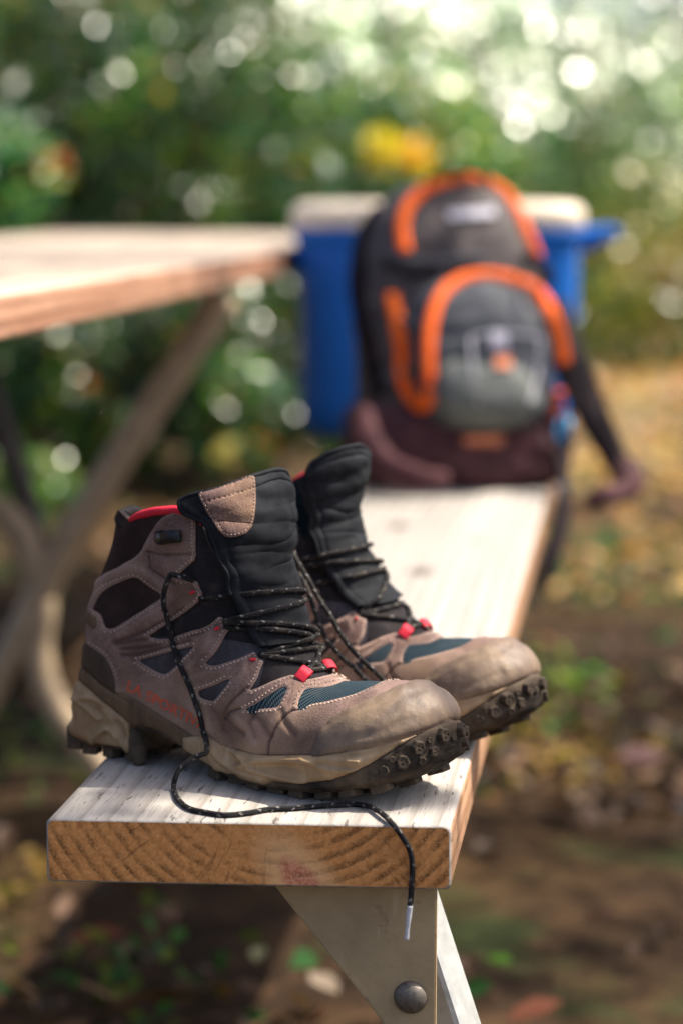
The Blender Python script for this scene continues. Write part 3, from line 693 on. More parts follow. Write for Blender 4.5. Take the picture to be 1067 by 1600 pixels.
def stitches(name, polys, inset, parent, mask_s, pitch=2.3, mir=True):
    """short thread stitches following the outlines, set just inside them"""
    vis = (V0[:, 1] <= YM + .0005) & (N0 @ (EYE) - (N0 * V0).sum(1) > 0)
    idx = np.where(vis)[0]; P2 = PX[idx]
    cell = {}
    for i, (a, b) in zip(idx, P2): cell.setdefault((int(a // 4), int(b // 4)), []).append(i)
    Vs, Fs = [], []
    for poly, lo, hi in polys:
        q = spline(np.asarray(poly, float), 400); L = np.concatenate([[0], np.cumsum(np.linalg.norm(np.diff(q, axis=0), axis=1))])
        n = int(L[-1] / (pitch * MM)); s = np.linspace(0, L[-1], n)
        q = np.stack([np.interp(s, L, q[:, k]) for k in (0, 1)], -1); tg = np.gradient(q, axis=0); tg /= np.linalg.norm(tg, axis=1)[:, None] + 1e-9
        nr = np.stack([-tg[:, 1], tg[:, 0]], -1) * inset * MM
        for c, t in zip(q + nr, tg):
            best = None
            for e in (-.3, .3):
                p = c + t * e * pitch * MM; k0, k1 = int(p[0] // 4), int(p[1] // 4)
                cand = [i for a in (-1, 0, 1) for b in (-1, 0, 1) for i in cell.get((k0 + a, k1 + b), [])]
                if not cand: best = None; break
                cand = np.array(cand); d = ((PX[cand] - p) ** 2).sum(1); j = cand[d.argsort()[:3]]
                if d.min() > 16 or mask_s[j[0]] < .5: best = None; break
                w = 1 / (((PX[j] - p) ** 2).sum(1) + .05); w /= w.sum()
                pos = (V0[j] * w[:, None]).sum(0) + N0[j[0]] * (.00175 + D_suede[j[0]]); best = (best or []) + [(pos, N0[j[0]])]
            if not best or len(best) < 2: continue
            (a, n_), (b, _) = best; d = b - a; l = np.linalg.norm(d)
            if l < 1e-5 or l > .004: continue
            d /= l; sd = np.cross(n_, d) * .00055
            base = len(Vs); mid = (a + b) / 2 + n_ * .0006
            Vs += [a - n_ * .0003, b - n_ * .0003, mid + sd, mid - sd]; Fs += [(base, base + 2, base + 3), (base + 1, base + 3, base + 2)]
            # a small raised lozenge, closed below
            Vs += [mid - n_ * .0005]; Fs += [(base, base + 4, base + 2), (base + 4, base + 1, base + 2), (base, base + 3, base + 4), (base + 4, base + 3, base + 1)]
    if mir:
        W = np.array(Vs); W2 = W.copy(); W2[:, 1] = 2 * y_mid(W[:, 0]) - W[:, 1]
        Fs = Fs + [tuple(len(W) + i for i in f[::-1]) for f in Fs]; Vs = np.vstack([W, W2])
    o = obj(name, mesh_np(name, Vs, np.array(Fs), False), M['stitch'], parent); o['kind'] = 'stuff'; return o

boot = thing('hiking_boot', 'nearer brown suede hiking boot, its loose lace trailing over the bench end', 'hiking boot', BO, 0, 'worn hiking boots standing on the bench')
boot.rotation_euler = Matrix((tuple(BX), tuple(BY), (0, 0, 1))).transposed().to_euler()
body_disp = puff + sunk + ridge([[(318, 850), (330, 880), (350, 905)], [(300, 945), (330, 955), (370, 945)]], -.001, 2.0)
layer('upper', np.minimum(s_open, 40 - s_sole * 0), 0.0, M['dark'], boot, body_disp, rim=0, drop=.003)
layer('ankle_window', np.minimum(sdf([(138, 962), (150, 915), (212, 890), (262, 930), (180, 992), (150, 985)]), 99), .0004, M['brownfab'], boot, puff - .0002, rim=0, drop=.0003)
layer('collar_padding', np.minimum(sdf([(160, 790), (262, 790), (262, 815), (250, 830), (236, 870), (190, 900), (150, 925), (130, 925)]), s_open), .0009, M['brownfab'], boot, ridge([[(200, 830), (190, 860), (178, 888)]], .0016, 6), rim=.3)
layer('side_fabric', np.minimum(np.minimum(sdf([(205, 1000), (300, 990), (420, 1010), (400, 1090), (330, 1110), (280, 1075), (210, 1045)]), s_open), 99), .0004, M['slate'], boot, puff + sunk, rim=0, drop=.0003)
layer('vamp_mesh', np.maximum(s_vamp, np.minimum(sdf([(370, 1115), (400, 1080), (445, 1065), (460, 1085), (440, 1115)]), s_open)), .0007, M['teal'], boot, puff * .5, rim=0, drop=.0006)
layer('suede_overlay', s_suede, .0017, M['suede'], boot, D_suede, edge=.7)
layer('toe_cap', s_cap, .0032, M['toe'], boot, fnoise(V0, 5, .05) * .0005 + fnoise(V0, 15, .014) * .00022 + ridge([[(515, 1135), (560, 1112), (610, 1096), (655, 1084)], [(530, 1160), (580, 1150), (640, 1125)]], -.0007, 2.5), edge=1.4, rim=.8)
layer('heel_counter', s_heelc, .0024, M['heelrub'], boot, edge=.8)
layer('stabiliser_band', s_band, .0026, M['band'], boot, stripe + fnoise(V0, 6, .03) * .0002, edge=.8)
layer('midsole', s_mid, .0042, M['mid'], boot, facet, edge=1.4, rim=.6, drop=.001)
layer('midsole', s_heelb, .0046, M['mid'], boot, facet_h, edge=1.6, rim=.6, drop=.001)
s_outs = np.minimum(s_sole, -np.maximum(np.maximum(s_mid, s_heelb), s_band))
s_outs = np.where(DOWN > 0, np.maximum(DOWN, .2), s_outs)
outsole = layer('outsole', s_outs, .0028, M['out'], boot, fnoise(V0, 8, .012) * .0004, edge=1.0, rim=.5)
tabP = [(140, 955), (146, 957), (155, 963), (156, 979), (150, 983), (139, 973)]
layer('heel_tab', sdf(tabP), .0034, M['band'], boot, edge=.6)
stitches('stitching', [(WINDOWS[0] + WINDOWS[0][:1], 0, 0), (WINDOWS[1] + WINDOWS[1][:1], 0, 0), (WINDOWS[2] + WINDOWS[2][:1], 0, 0), (WINDOWS[3] + WINDOWS[3][:1], 0, 0)], -1.7, boot, s_suede)
stitches('stitching', [(SUEDE[2:15], 0, 0), (SUEDE[15:19], 0, 0), (SUEDE[19:31], 0, 0), (SUEDE[31:48], 0, 0), (SUEDE[48:56], 0, 0), (SUEDE[57:70], 0, 0), (SUEDE[70:78], 0, 0)], 1.7, boot, s_suede)
stitches('stitching', [([(132, 1000), (164, 1021), (176, 1040), (183, 1060)], 0, 0)], -1.2, boot, s_suede)

# surface finder: where a sight line meets the built boot
def make_bvh():
    vs, fs, n = [], [], 0
    for P, T in HIT: vs.append(P); fs.append(T + n); n += len(P)
    return BVHTree.FromPolygons(np.vstack(vs).tolist(), np.vstack(fs).tolist())
BV = make_bvh()
def on_boot(u, v, off=0.0, bv=None):
    d = w2b(BO + sight(u, v)); d /= np.linalg.norm(d)
    h = (bv or BV).ray_cast(Vector(EYE), Vector(d))
    if h[0] is None: return None, None
    p, n = np.array(h[0]), np.array(h[1])
    if n @ d > 0: n = -n
    return p + n * off, n
def mirror(p): p = np.array(p, float); p[..., 1] = 2 * y_mid(p[..., 0]) - p[..., 1]; return p

# lining, collar rim
inn = np.minimum(s_open, 99)
Vc, Nc, Sc, Tc, Sg, Dz = clip(np.minimum(s_open, (V0[:, 2] - .085) * 1000), V0, N0, T0, V0[:, 2])
o = obj('lining', mesh_np('lining', Vc - Nc * (.0040 + .0 * Dz)[:, None], Tc[:, ::-1]), M['lining'], boot)
def rim_path(pts, off, side=1):
    out = []
    for u, v in pts:
        p, n = on_boot(u, v, off)
        if p is None: continue
        out.append(p)
    out = np.array(out)
    return out if side == 1 else mirror(out)
RED = [(203, 815), (213, 809.5), (225, 806), (240, 802.5), (255, 801), (272, 800), (288, 801), (301, 804), (309, 809), (314, 815), (316, 823)]
for sd in (1, -1):
    P = rim_path(RED, -.0005, sd); P[:, 2] += .0012 if sd > 0 else -.0045
    obj('collar_trim', tube_me('collar_trim', P, [.0016, .0027, .0028, .0028, .0026, .0016], 60, 12), M['red'], boot)
# padded back of the collar
bk = []
A = rim_path([(203, 815), (196, 812)], -.001)
for a in np.linspace(-1, 1, 15):
    th_ = a * 1.45; bk.append((.0330 + .028 * (1 - math.cos(th_)) + .000, .0335 * math.sin(th_), .1605 - .0065 * (1 - math.cos(th_)) - (.003 if a > 0 else 0)))
obj('collar_back', tube_me('collar_back', bk, .0036, 50, 12), M['dark'], boot)

# tongue: a padded sheet wrapped round the shin, folding open at the top
def tongue(name, parent, ctr, half, tops, mat, twist=((.1, 0), (.2, 0)), shift=((.1, 0), (.2, 0)), Rr=.040, thick=.0042, wr=0.0):
    """ctr: (z, x) front line; half: (z, angle) half opening; tops: (angle, z) upper edge"""
    nu, nv = 70, 110; U = np.linspace(-1, 1, nu); Wv = np.linspace(0, 1, nv); P = np.zeros((nu, nv, 3))
    for i, u in enumerate(U):
        zt = np.interp(u, [t[0] for t in tops], [t[1] for t in tops]); z = .088 + (zt - .088) * Wv
        x = np.interp(z, [c[0] for c in ctr], [c[1] for c in ctr]); hf = np.interp(z, [c[0] for c in half], [c[1] for c in half]) * u
        rr = np.interp(z, [.088, .125, .165, .2], Rr if hasattr(Rr, '__len__') else [Rr] * 4); tw = np.radians(np.interp(z, [t[0] for t in twist], [t[1] for t in twist])); sh = np.interp(z, [t[0] for t in shift], [t[1] for t in shift])
        lx, ly = -rr * (1 - np.cos(hf)), rr * np.sin(hf)
        P[i, :, 0] = x + lx * np.cos(tw) + ly * np.sin(tw) + wr * np.sin(z * 260 + u * 1.5) * np.exp(-((z - .13) / .03) ** 2) + .0006 * np.sin(z * 420 + u * 3)
        P[i, :, 1] = ly * np.cos(tw) - lx * np.sin(tw) + sh + y_mid(x) + .0006 * np.sin(u * 9 + z * 120); P[i, :, 2] = z
        P[i, :, 0] += -.0012 * np.exp(-((abs(u) - .8) / .05) ** 2)                     # seam parallel to the border
        P[i, :, 0] += (fnoise(P[i], 41, .030) * .0006 + fnoise(P[i], 42, .011) * .00018) * np.clip((Wv - .1) / .2, 0, 1)
        for z_, a_, sl, ph in ((.1335, .0010, .004, 1), (.1425, .0007, -.003, 2), (.150, .0011, .003, 4), (.1615, .0008, -.004, 0), (.171, .0006, .002, 3), (.124, .0009, -.002, 5)):
            zz = z_ + sl * u + .0012 * math.sin(u * 4 + ph); P[i, :, 0] -= a_ * np.exp(-((z - zz) / .0013) ** 2) * (.4 + .6 * math.sin(u * 2.2 + ph) ** 2)
        P[i, :, 0] += -.0012 * np.exp(-((Wv - .935) / .012) ** 2)
    du = np.gradient(P, axis=0); dv = np.gradient(P, axis=1); N = np.cross(du, dv); N /= np.linalg.norm(N, axis=2)[..., None] + 1e-12
    if N[nu // 2, nv // 2, 0] < 0: N = -N
    A_, B_ = np.meshgrid(U, Wv, indexing='ij'); ed = np.sqrt(np.clip(np.minimum(np.minimum(1 - abs(A_), 1.0) * 8, (1 - B_) * 14), 0, 1))
    f = P + N * (thick * .5 * ed)[..., None]; b = P - N * (thick * .5 * ed)[..., None]
    V = np.vstack([f.reshape(-1, 3), b.reshape(-1, 3)]); i = np.arange(nu - 1)[:, None] * nv; j = np.arange(nv - 1)[None]
    Fq = np.stack([i + j, i + nv + j, i + nv + j + 1, i + j + 1], -1).reshape(-1, 4); n = nu * nv
    T = np.vstack([Fq[:, [0, 1, 2]], Fq[:, [0, 2, 3]]])
    o = obj(name, mesh_np(name, V, [Fq, Fq[:, ::-1] + n]), mat, parent)
    top = f[:, -1] * .5 + b[:, -1] * .5
    edge = np.vstack([f[0, 40:] * .5 + b[0, 40:] * .5, top[1:-1], (f[-1, 40:] * .5 + b[-1, 40:] * .5)[::-1]])
    obj('tongue_binding', tube_me('tongue_binding', edge[::4], .0015, 160, 8), M['navy'], parent)
    return f.reshape(-1, 3), T
TON1 = dict(ctr=[(.085, .1725), (.0975, .164), (.1165, .1560), (.130, .1520), (.142, .1495), (.16, .1470), (.18, .1420), (.20, .1350)],
            half=[(.085, .75), (.12, .8), (.15, .80), (.164, .86), (.174, 1.22), (.2, 1.3)], Rr=[.042, .044, .051, .053], twist=[(.09, 0), (.12, 2), (.15, 7), (.2, 12)],
            tops=[(-1, .1715), (-.9, .1775), (-.7, .1815), (-.4, .1860), (-.1, .1905), (.12, .1930), (.3, .1935), (.5, .190), (.7, .183), (.85, .175), (1, .164)])
P_, T_ = tongue('tongue', boot, mat=M['navy'], wr=.0010, **TON1)
HIT.append((P_, T_)); BV = make_bvh(); BVT = BVHTree.FromPolygons(P_.tolist(), T_.tolist())
# suede patch on the tongue
def decal_patch(name, poly, bv, off, mat, parent, step=2.0, th=.0012):
    poly = np.array(poly); xs = np.arange(poly[:, 0].min(), poly[:, 0].max() + step, step); ys = np.arange(poly[:, 1].min(), poly[:, 1].max() + step, step)
    X, Y = np.meshgrid(xs, ys, indexing='ij'); G = np.stack([X.ravel(), Y.ravel()], -1)
    P = np.full((len(G), 3), np.nan); N = np.zeros((len(G), 3))
    for k, (u, v) in enumerate(G):
        p, n = on_boot(u, v, 0, bv)
        if p is not None: P[k] = p; N[k] = n
    ok = ~np.isnan(P[:, 0]); P[~ok] = 0
    i = np.arange(len(xs) - 1)[:, None] * len(ys); j = np.arange(len(ys) - 1)[None]
    F = np.stack([i + j, i + j + 1, i + len(ys) + j + 1, i + len(ys) + j], -1).reshape(-1, 4); F = F[ok[F].all(1)]
    T = np.vstack([F[:, [0, 1, 2]], F[:, [0, 2, 3]]]); s = sdf(rnd(poly, 1), G)
    V, NN, S, T, sg, _ = clip(s, P, N, T); NN /= np.linalg.norm(NN, axis=1)[:, None] + 1e-9
    nT = np.cross(V[T[0, 1]] - V[T[0, 0]], V[T[0, 2]] - V[T[0, 0]])
    Pt = V + NN * (off + th * (1 - .5 * np.exp(-S / .7)) - .0003 * np.exp(-((S - 1.6) / .5) ** 2))[:, None]; u, inv = np.unique(sg, return_inverse=True); inv = inv.reshape(-1, 2); n = len(Pt)
    V2 = np.vstack([Pt, Pt[u], V[u] - NN[u] * .0004]); m = len(u)
    return obj(name, mesh_np(name, V2, [T, np.stack([n + inv[:, 1], n + inv[:, 0], n + m + inv[:, 0], n + m + inv[:, 1]], 1)]), mat, parent)
PATCH = [(310, 771), (330, 762), (352, 754), (375, 748), (397, 743), (399, 760), (399, 785), (397, 806), (394, 822), (384, 834), (368, 839), (354, 839), (343, 831), (334, 817), (324, 801), (315, 784)]
decal_patch('tongue_patch', PATCH, BVT, .0004, M['suede'], boot)
def stitch_on(name, poly, bv, inset, parent, pitch=2.2, mat=None):
    q = spline(np.asarray(poly, float), 300, True); c = q.mean(0); q = c + (q - c) * inset
    L = np.concatenate([[0], np.cumsum(np.linalg.norm(np.diff(q, axis=0), axis=1))]); n = int(L[-1] / (pitch * MM)); s = np.linspace(0, L[-1], n)
    q = np.stack([np.interp(s, L, q[:, k]) for k in (0, 1)], -1); Vs, Fs = [], []
    for i in range(n - 1):
        a, b = q[i], q[i] * .35 + q[i + 1] * .65
        pa, na = on_boot(*a, .0017, bv); pb, _ = on_boot(*b, .0017, bv)
        if pa is None or pb is None or np.linalg.norm(pb - pa) > .004: continue
        d = pb - pa; d /= np.linalg.norm(d); sd = np.cross(na, d) * .0003; m = (pa + pb) / 2 + na * .0003; k = len(Vs)
        Vs += [pa - na * .0004, pb - na * .0004, m + sd, m - sd, m - na * .0006]; Fs += [(k, k + 2, k + 3), (k + 1, k + 3, k + 2), (k, k + 4, k + 2), (k + 4, k + 1, k + 2), (k, k + 3, k + 4), (k + 4, k + 3, k + 1)]
    o = obj(name, mesh_np(name, Vs, np.array(Fs), False), mat or M['stitch'], parent); o['kind'] = 'stuff'; return o
stitch_on('stitching', PATCH, BVT, .91, boot)

# printed name, partly worn away
def lettering(txt, a, b, hgt, parent, squash=1.0):
    cu = bpy.data.curves.new('lettering', 'FONT'); cu.body = txt; cu.size = 1.0; cu.offset = .018; cu.resolution_u = 3
    to = bpy.data.objects.new('lettering_tmp', cu); COL.objects.link(to)
    dg = bpy.context.evaluated_depsgraph_get(); me = bpy.data.meshes.new_from_object(to.evaluated_get(dg))
    bpy.data.objects.remove(to); bm = bmesh.new(); bm.from_mesh(me); bmesh.ops.triangulate(bm, faces=bm.faces); bmesh.ops.subdivide_edges(bm, edges=[e for e in bm.edges if e.calc_length() > .25], cuts=1); bm.to_mesh(me); bm.free()
    co = np.array([v.co[:] for v in me.vertices]); w = co[:, 0].max(); ca = 0.69
    a, b = np.array(a, float), np.array(b, float); ex = (b - a) / w; nn = np.array([ex[1], -ex[0]]) / np.linalg.norm(ex)
    nn = np.array([0.10, -1.0]) * .6 + nn * .4; nn /= np.linalg.norm(nn)
    for v in me.vertices:
        u = a + ex * v.co.x + nn * (v.co.y / ca * hgt); p, n = on_boot(u[0], u[1], .00022)
        if p is None: p = np.zeros(3)
        v.co = p
    o = obj('lettering', me, M['print'], parent); return o
lettering('LA SPORTIVA', (197, 1077), (322, 1143), 15.5, boot)

# lace hardware
def put(name, me, mat, parent, u, v, off, spin=0.0, bv=None, at=None):
    p, n = on_boot(u, v, off, bv)
    z = Vector(n); x = Vector(BY @ np.eye(3)) if False else Vector((1, 0, 0)); x = (x - z * x.dot(z)).normalized(); y = z.cross(x)
    o = obj(name, me, mat, parent, p); m = Matrix((x, y, z)).transposed() @ Matrix.Rotation(spin, 3, 'Z'); o.rotation_euler = m.to_euler(); return o
def hook_meshes():
    bm = bmesh.new()
    bmesh.ops.create_cone(bm, segments=26, radius1=.0049, radius2=.0044, depth=.0034, cap_ends=True)
    bmesh.ops.bevel(bm, geom=[e for e in bm.edges if len(e.link_faces) == 2 and abs(e.calc_face_angle(0)) > 1], offset=.0006, segments=2, affect='EDGES')
    me1 = bpy.data.meshes.new('hook_rivet'); bm.to_mesh(me1); bm.free()
    bm = bmesh.new(); bmesh.ops.create_uvsphere(bm, u_segments=18, v_segments=10, radius=.0030)
    for v in bm.verts: v.co.z *= .4
    me2 = bpy.data.meshes.new('rivet_head'); bm.to_mesh(me2); bm.free()
    for p in me2.polygons: p.use_smooth = True
    me3 = tube_me('hook_loop', [(.001, 0, .0012), (.006, 0, .0036), (.011, 0, .0044), (.0155, 0, .0036), (.017, 0, .0012), (.0155, 0, -.0004)], .0040, 26, 10, flat=.30, up=(0, 0, 1))
    return me1, me2, me3
h1, h2, h3 = hook_meshes()
hk = put('lace_hook', h1, M['hook'], boot, 253.5, 840, .0016, spin=math.radians(8))
obj('rivet', h2, m_plain('worn_metal', (.12, .11, .10), .35, .8), hk, (0, 0, .0022)); obj('hook_loop', h3, M['hook'], hk)
hk2 = obj('lace_hook', h1, M['hook'], boot, mirror(np.array(hk.location))); e = hk.rotation_euler.to_matrix(); e = Matrix.Diagonal((1, -1, 1)) @ e @ Matrix.Diagonal((1, -1, 1)); hk2.rotation_euler = e.to_euler()
obj('rivet', h2, None, hk2, (0, 0, .0022)); obj('hook_loop', h3, None, hk2)
# red bar tacks beside the lace points, and webbing loops at the foot of the lacing
tack = tube_me('tack', [(-.0017, 0, 0), (0, 0, .0004), (.0017, 0, 0)], .0009, 8, 6)
for u, v in [(301.6, 925), (340, 982), (395.5, 1031)]:
    o = put('bar_tack', tack, M['red'], boot, u, v, .0004, .4)
    q = obj('bar_tack', tack, M['red'], boot, mirror(np.array(o.location))); q.rotation_euler = o.rotation_euler
def loop_me(p, n, d, w=.0078, L=.0100):
    """flat webbing loop standing on the edge of the suede: p base, d direction along the loop"""
    d = d / np.linalg.norm(d); P = [p - d * .001 - n * .0005, p + d * .2 * L + n * .0020, p + d * .55 * L + n * .0042, p + d * L + n * .0036, p + d * 1.12 * L + n * .0012, p + d * .8 * L - n * .0008]
    return tube_me('lace_loop', P, w / 2, 26, 10, flat=.11, up=n)
for sd in (1, -1):
    p, n = on_boot(468, 1061.5, .0012); q, _ = on_boot(479, 1050, .001)
    if sd < 0: p, q, n = mirror(p), mirror(q), n * np.array([1, -1, 1])
    obj('lace_loop', loop_me(p, n, q - p), M['red'], boot)

# ---- laces of the near boot
LR = .0017
def cord(name, pts, parent, off=LR, mir=False, r=LR, lift=None, bv=None):
    out = []
    for k, q in enumerate(pts):
        if len(q) == 3 and isinstance(q, np.ndarray): out.append(q); continue
        u, v = q[0], q[1]; o_ = off + (q[2] if len(q) > 2 else 0); p, n = on_boot(u, v, o_, bv)
        if p is None: continue
        out.append(p)
    out = np.array(out)
    if mir: out = mirror(out)
    return obj(name, tube_me(name, out, r, None, 12), M['lace'], parent)
def far(p, dz=0): q = mirror(p); q[2] += dz; return q
E1 = on_boot(314, 935, .001)[0]; E2 = on_boot(350, 973, .001)[0]; E3 = on_boot(405, 1024, .001)[0]; E4 = on_boot(476, 1055, .003)[0]
def over(a, b, n=5, bulge=.004, zoff=0.0):
    """lace crossing the tongue from a to b, resting on it"""
    out = [a]
    for t in np.linspace(0, 1, n + 2)[1:-1]:
        p = a * (1 - t) + b * t; o_ = p.copy(); c = np.array([p[0] - .050, y_mid(p[0]), p[2] - .012])
        d = p - c; d /= np.linalg.norm(d); h = BV.ray_cast(Vector(c + d * .12), Vector(-d))
        if h[0] is not None: o_ = np.array(h[0]) + d * (LR + .0004)
        out.append(o_)
    return out + [b]
def crossing(name, a, b, parent, **k): return obj(name, tube_me(name, np.array(over(a, b, **k)), LR, None, 12), M['lace'], parent)
def side(u, v, yy): P = on_plane(u, v, BY, BO + BY * yy); return w2b(P)
FE1, FE2, FE3, FE4 = side(468, 930, .034), side(494, 994, .029), side(506, 1011, .026), side(518, 1046, .012)
up_ = np.array([.0, 0, .0028])
crossing('lace', E1, FE1, boot, n=7)
crossing('lace', E2 + up_ * .4, FE1 - up_, boot, n=7)
crossing('lace', E2, FE2, boot, n=7)
crossing('lace', E3, FE2 + up_, boot, n=7)
crossing('lace', FE3 + up_ * .3, E2 - up_, boot, n=7)
crossing('lace', E3, FE3, boot, n=7)
crossing('lace', E4, FE3, boot, n=5)
crossing('lace', FE4, E3, boot, n=5)
crossing('lace', E4 + np.array([0, 0, .001]), FE4 + np.array([0, 0, .001]), boot, n=3)
# the trailing lace: from the upper eyelet down the flank, onto the board and over its end
front_n = np.array([0.0109 / 0.2395, -1.0, 0]); front_n /= np.linalg.norm(front_n); front_p = np.array([-.1005, 1.3778, ZB])
def wb(P): return w2b(P)
tr = []
for u, v, e in [(303, 908, -.001), (298, 900, .003), (289, 896, .007), (278, 903, .0085), (269, 922, .007), (265, 943, .005), (267, 966, .003), (272.5, 997, .001), (282, 1029, .001), (293, 1057.5, .0), (300, 1074, 0), (308, 1095, 0), (316, 1121, 0), (321, 1143, 0), (324.5, 1161, .001)]:
    p, n = on_boot(u, v, LR + e, BV); tr.append(p)
kink = tr[-1]
p_k = w2b(at_depth(323, 1175, ((b2w(kink) - CAMPOS) @ FW) - .004)); tr.append(p_k)
d0 = (b2w(p_k) - CAMPOS) @ FW; g1 = on_z(272.5, 1232, ZB + LR); d1 = (g1 - CAMPOS) @ FW
for t, (u, v) in zip((.15, .4, .65, .85), [(316, 1179), (300, 1186), (284, 1199), (275, 1214)]):
    tr.append(w2b(at_depth(u, v, d0 * (1 - t) + d1 * t)))
for u, v in [(272, 1232), (279, 1249), (295.6, 1263), (322, 1269.5), (354, 1273.5), (391, 1270), (419, 1265), (460, 1263), (500, 1259.5), (535, 1257.5), (560, 1257)]:
    tr.append(w2b(on_z(u, v, ZB + LR)))
tr.append(w2b(on_z(582.5, 1262, ZB + LR + .001))); tr.append(w2b(on_z(601, 1275, ZB + LR + .0012)))
for u, v, e in [(616, 1291, .003), (629, 1309, .0035), (640.6, 1331, .002), (644, 1359, .001), (642.5, 1387, .001), (640.3, 1418, .003)]:
    tr.append(w2b(on_plane(u, v, front_n, front_p + front_n * (LR + e))))
lace_long = obj('lace', tube_me('lace', np.array(tr), LR, 460, 12), M['lace'], boot); lace_long['label'] = 'long loose lace end hanging over the bench end'
tip = [w2b(on_plane(u, v, front_n, front_p + front_n * (LR + .003))) for u, v in [(640.5, 1415), (638.5, 1430), (636.5, 1450), (635, 1468)]]
obj('lace_tip', tube_me('lace_tip', np.array(tip), [.0017, .0017, .0013, .0015], 24, 12), M['tip'], boot)

# lugs: hexagonal studs with a sunk three-armed mark
def lug_me(r=.0047, h=.0040, mark=True):
    bm = bmesh.new(); rings = []
    for rr, z in ((r * 1.18, -.003), (r, h * .75), (r * .86, h), (r * .62, h * .99), (r * .5, h * .95)):
        rings.append([bm.verts.new((rr * math.cos(a), rr * math.sin(a), z)) for a in [math.radians(30 * k + (8 if k % 2 else -8)) for k in range(12)]])
    for A, B in zip(rings[:-1], rings[1:]):
        for k in range(12): bm.faces.new([A[k], A[(k + 1) % 12], B[(k + 1) % 12], B[k]])
    c = bm.verts.new((0, 0, h * .95))
    for k in range(12): bm.faces.new([rings[-1][k], rings[-1][(k + 1) % 12], c])
    for k in (0, 4, 8): rings[-1][k].co.z = h * .7
    bmesh.ops.bevel(bm, geom=[e for e in bm.edges if e.verts[0] in rings[1] and e.verts[1] in rings[1]], offset=.0003, segments=1, affect='EDGES')
    me = bpy.data.meshes.new('lug'); bm.to_mesh(me); bm.free(); return me
lug = lug_me(.0050, .0036)
def block_me(a, b, h):
    me = box_me('lug', (a, b, h), .0011, 2)
    return me
blockm = block_me(.0125, .010, .011); blockh = block_me(.011, .0085, .016)
for u, v, s in [(629, 1191, .82), (652, 1168, .85), (691, 1149, .88), (677, 1174, .66), (659, 1189, .5), (706, 1152, .45), (600, 1204, .6), (671, 1157, .4), (612, 1187, .4)]:
    o = put('lug', lug, M['out'], outsole, u, v, .0, R.random()) if on_boot(u, v)[0] is not None else None
    if o:
        o.scale = (s, s, s); q = obj('lug', lug, None, outsole, mirror(np.array(o.location))); e = Matrix.Diagonal((1, -1, 1)) @ o.rotation_euler.to_matrix() @ Matrix.Diagonal((1, -1, 1)); q.rotation_euler = e.to_euler(); q.scale = (s, s, s)
bvb = make_bvh()
def under(x, y): 
    h = bvb.ray_cast(Vector((x, y, -.05)), Vector((0, 0, 1))); return None if h[0] is None else (np.array(h[0]), np.array(h[1]))
for (x0, x1, nx, wy, me, sg) in [(.128, .250, 8, .0365, blockm, 1), (-.003, .052, 4, .0265, blockh, 1)]:
    for i, x in enumerate(np.linspace(x0, x1, nx)):
        wloc = wy * (np.interp(x, [.1, .14, .17, .21, .24, .275], [.72, .84, .98, 1.03, .96, .70]) if x > .1 else (.72 if x < .003 else .97))
        for y in ([-wloc, -wloc * .34, wloc * .34, wloc] if i % 2 == 0 else [-wloc * .95, 0, wloc * .95]):
            hh = under(x, y_mid(x) + y * .93)
            if hh is None: continue
            p, n = hh; n = n if n[2] < 0 else -n
            low = p[2] - .0055 if x > .1 else .0
            if x > .1: low = max(low, 0.0) if x < .2 else low
            o = obj('lug', me, M['out'], outsole); hgt = .011 if x > .1 else .016
            zc = (low + hgt / 2) if x < .2 else p[2] + .0022
            o.location = (p[0], y_mid(x) + y, max(zc, hgt / 2) if x < .21 else zc); o.rotation_euler = (R.uniform(-.04, .04), (math.atan2(n[0], -n[2]) * -1.0) if x > .2 else 0, R.uniform(-.35, .35))
# curved heel breast lug
p0 = [w2b(at_depth(u, v, ((b2w(np.array([.056, -.034, .01])) - CAMPOS) @ FW) - .001)) for u, v in [(212, 1140), (214, 1160), (217, 1180), (222, 1193)]]
obj('lug', tube_me('lug', np.array(p0), [.0055, .0062, .0062, .005], 20, 10, flat=.9, caps=True), M['out'], outsole)

# ---- the farther boot: a left boot, mirror image of the first
def fl(p): q = np.array(p, float); return q
keep = [c for c in boot.children if not c.name.startswith(('lace', 'tongue', 'lettering'))] + [c for c in boot.children if c.name.startswith('lace_loop') or c.name.startswith('lace_hook') or c.name.startswith('lettering')]
boot2 = bpy.data.objects.new('hiking_boot', None); COL.objects.link(boot2)
tag(boot2, 'farther brown suede hiking boot, toe jutting past the bench edge', 'hiking boot', 'worn hiking boots standing on the bench')
B2 = np.array([-0.3110, 1.7060, ZB]); boot2.location = B2; boot2.rotation_euler = boot.rotation_euler; boot2.scale = (1, -1, 1)
boot2.rotation_euler = (0, 0, boot.rotation_euler.z + math.radians(4))
def sm(a): a = np.clip(a, 0, 1); return a * a * (3 - 2 * a)
def slump(P):
    P = np.array(P, float); k = sm((P[..., 2] - .070) / .042) * sm((P[..., 0] - .045) / .075)
    P[..., 0] -= .0175 * k; return P
BIG = ('upper', 'ankle', 'collar', 'side', 'vamp', 'suede', 'lining', 'stitching')
for c in keep:
    d = c.copy(); COL.objects.link(d); d.parent = boot2
    if c.name.startswith(BIG) or c.name.startswith('toe_cap'):
        d.data = c.data.copy(); co = np.empty(len(d.data.vertices) * 3, np.float32); d.data.vertices.foreach_get('co', co)
        d.data.vertices.foreach_set('co', slump(co.reshape(-1, 3)).astype(np.float32).ravel()); d.data.update()
    elif not c.name.startswith('lace_loop'): d.location = slump(np.array(c.location)) if c.location.length > 0 else c.location
    for g in c.children:
        e = g.copy(); COL.objects.link(e); e.parent = d
